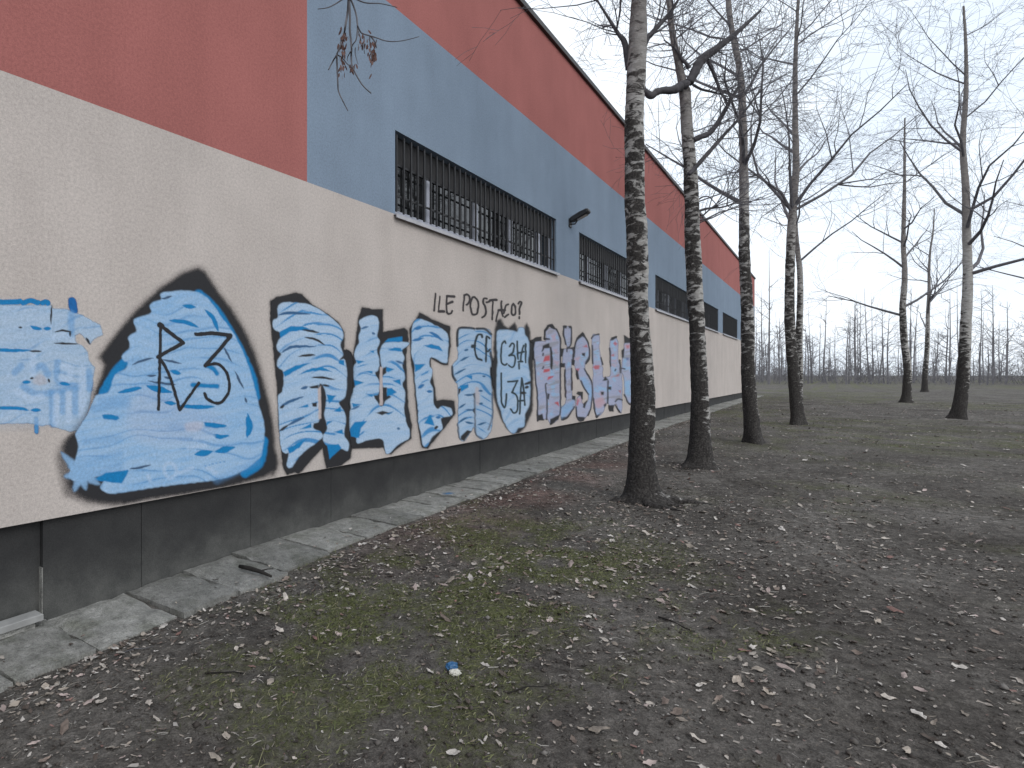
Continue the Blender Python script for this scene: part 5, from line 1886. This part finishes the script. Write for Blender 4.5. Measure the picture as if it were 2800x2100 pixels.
# ------------------------------------------------------------------ small single things on the ground
def ground_at(px, py):
    z = .05
    for _ in range(8):
        Y = FPX * (EYE - z) / (py - HZ)
        X = (px - 1008) / FPX * Y
        z = ground_z(X, Y)
    return Vector((X, Y, z))


# blue and white crumpled wrapper
p = ground_at(1240, 1842)
wr = empty('crumpled_wrapper', p, .3)
tag(wr, 'crumpled blue and white wrapper lying on the soil in front', 'litter')


def lump(sx, sy, sz, seed, cz, cut=None):
    mb = MB()
    nu, nv_ = 14, 9
    ids = {}
    for j in range(nv_ + 1):
        ph = math.pi * j / nv_
        for i in range(nu):
            th = 2 * math.pi * i / nu
            d = Vector((math.sin(ph) * math.cos(th), math.sin(ph) * math.sin(th), math.cos(ph)))
            k = 1 + .32 * mn.noise(d * 2.3 + Vector((seed, 0, 0))) + .12 * mn.noise(d * 6 + Vector((seed, 3, 0)))
            ids[i, j] = len(mb.v)
            mb.v.append((d.x * sx * k, d.y * sy * k, cz + d.z * sz * k))
    for j in range(nv_):
        for i in range(nu):
            mb.f.append((ids[i, j], ids[i, j + 1], ids[(i + 1) % nu, j + 1], ids[(i + 1) % nu, j]))
    return mb


lump(.034, .026, .020, 2.2, .030).build('blue_half', M['blue_plastic'], wr, (0, .018, 0))
lump(.032, .028, .016, 5.1, .014).build('white_half', M['white_plastic'], wr, (0, -.018, 0))

# dark stick beside the slabs
a, b = ground_at(655, 1582), ground_at(742, 1600)
a.z, b.z = float(base_h(lv_inv(a.x, a.y)[0])) + .035, float(base_h(lv_inv(b.x, b.y)[0])) + .02
st = empty('dark_stick', a)
tag(st, 'short dark stick lying across the edge of the concrete slabs', 'stick')
d = b - a
MB().tube([(0, 0, .03), tuple(d * .3 + Vector((0, 0, .035))), tuple(d * .65 + Vector((0, .01, .03))), tuple(d + Vector((0, 0, .02)))], [.014, .019, .016, .009], 8).build('stem', M['stick'], st, smooth=True)
MB().tube([tuple(d * .6 + Vector((0, 0, .03))), tuple(d * .72 + Vector((.03, .05, .04))), tuple(d * .8 + Vector((.05, .09, .035)))], [.007, .005, .003], 6).build('side_shoot', M['stick'], st, smooth=True)

# a few named twigs on the ground
for i, (p1_, p2_, lab, rr) in enumerate([((560, 1845), (760, 1850), 'thin dark twig on the bare soil at lower left', .004), ((1390, 1900), (1520, 1870), 'thin dark twig near the wrapper, to its right', .004),
                                         ((1800, 1690), (1900, 1730), 'thin dark twig on the bare soil at right', .005), ((330, 1790), (420, 1770), 'thin pale twig beside the nearest slabs', .003)]):
    a, b = ground_at(*p1_), ground_at(*p2_)
    d = b - a
    m_ = MB().tube([(0, 0, .008), tuple(d * .4 + Vector((0, .015, .012))), tuple(d * .7 + Vector((0, -.01, .008))), tuple(d + Vector((0, 0, .006)))], [rr, rr * .9, rr * .7, rr * .4], 6)
    o = m_.build('fallen_twig', M['stick'] if 'dark' in lab else M['twig'], None, a, smooth=True)
    tag(o, lab, 'twig', 'twigs on the soil')

# blue overspray left on a slab
g2 = MB()
c = ground_at(1225, 1367)
Lc, vc = lv_inv(c.x, c.y)
r = random.Random(4)
hz = float(base_h(Lc)) + .047
ctr = lv(Lc, vc, hz)
nr_, ns = 4, 18
rings = [[0]]
verts = [tuple(ctr)]
cols = [.8]
for j in range(1, nr_ + 1):
    ring = []
    for i in range(ns):
        an = 2 * math.pi * i / ns
        rad = (.13 if math.cos(an) else .1) * j / nr_ * (1 + .35 * mn.noise(Vector((math.cos(an) * 1.6, math.sin(an) * 1.6, 3.3))))
        q = lv(Lc + math.cos(an) * rad, vc + math.sin(an) * rad * .6, hz)
        ring.append(len(verts))
        verts.append(tuple(q))
        cols.append((.8, .72, .5, .22, 0)[j])
    rings.append(ring)
faces = [(0, rings[1][i], rings[1][(i + 1) % ns]) for i in range(ns)]
for j in range(1, nr_):
    for i in range(ns):
        faces.append((rings[j][i], rings[j + 1][i], rings[j + 1][(i + 1) % ns], rings[j][(i + 1) % ns]))
me = bpy.data.meshes.new('paint_stain')
me.from_pydata(verts, [], faces)
ca = me.color_attributes.new('paint', 'FLOAT_COLOR', 'POINT')
ca.data.foreach_set('color', np.array([list(srgb(30, 96, 140, PG)) + [q] for q in cols], np.float32).ravel())
link('paint_stain', me, M['paint'], pave)['label'] = 'patch of blue spray paint on a concrete slab'
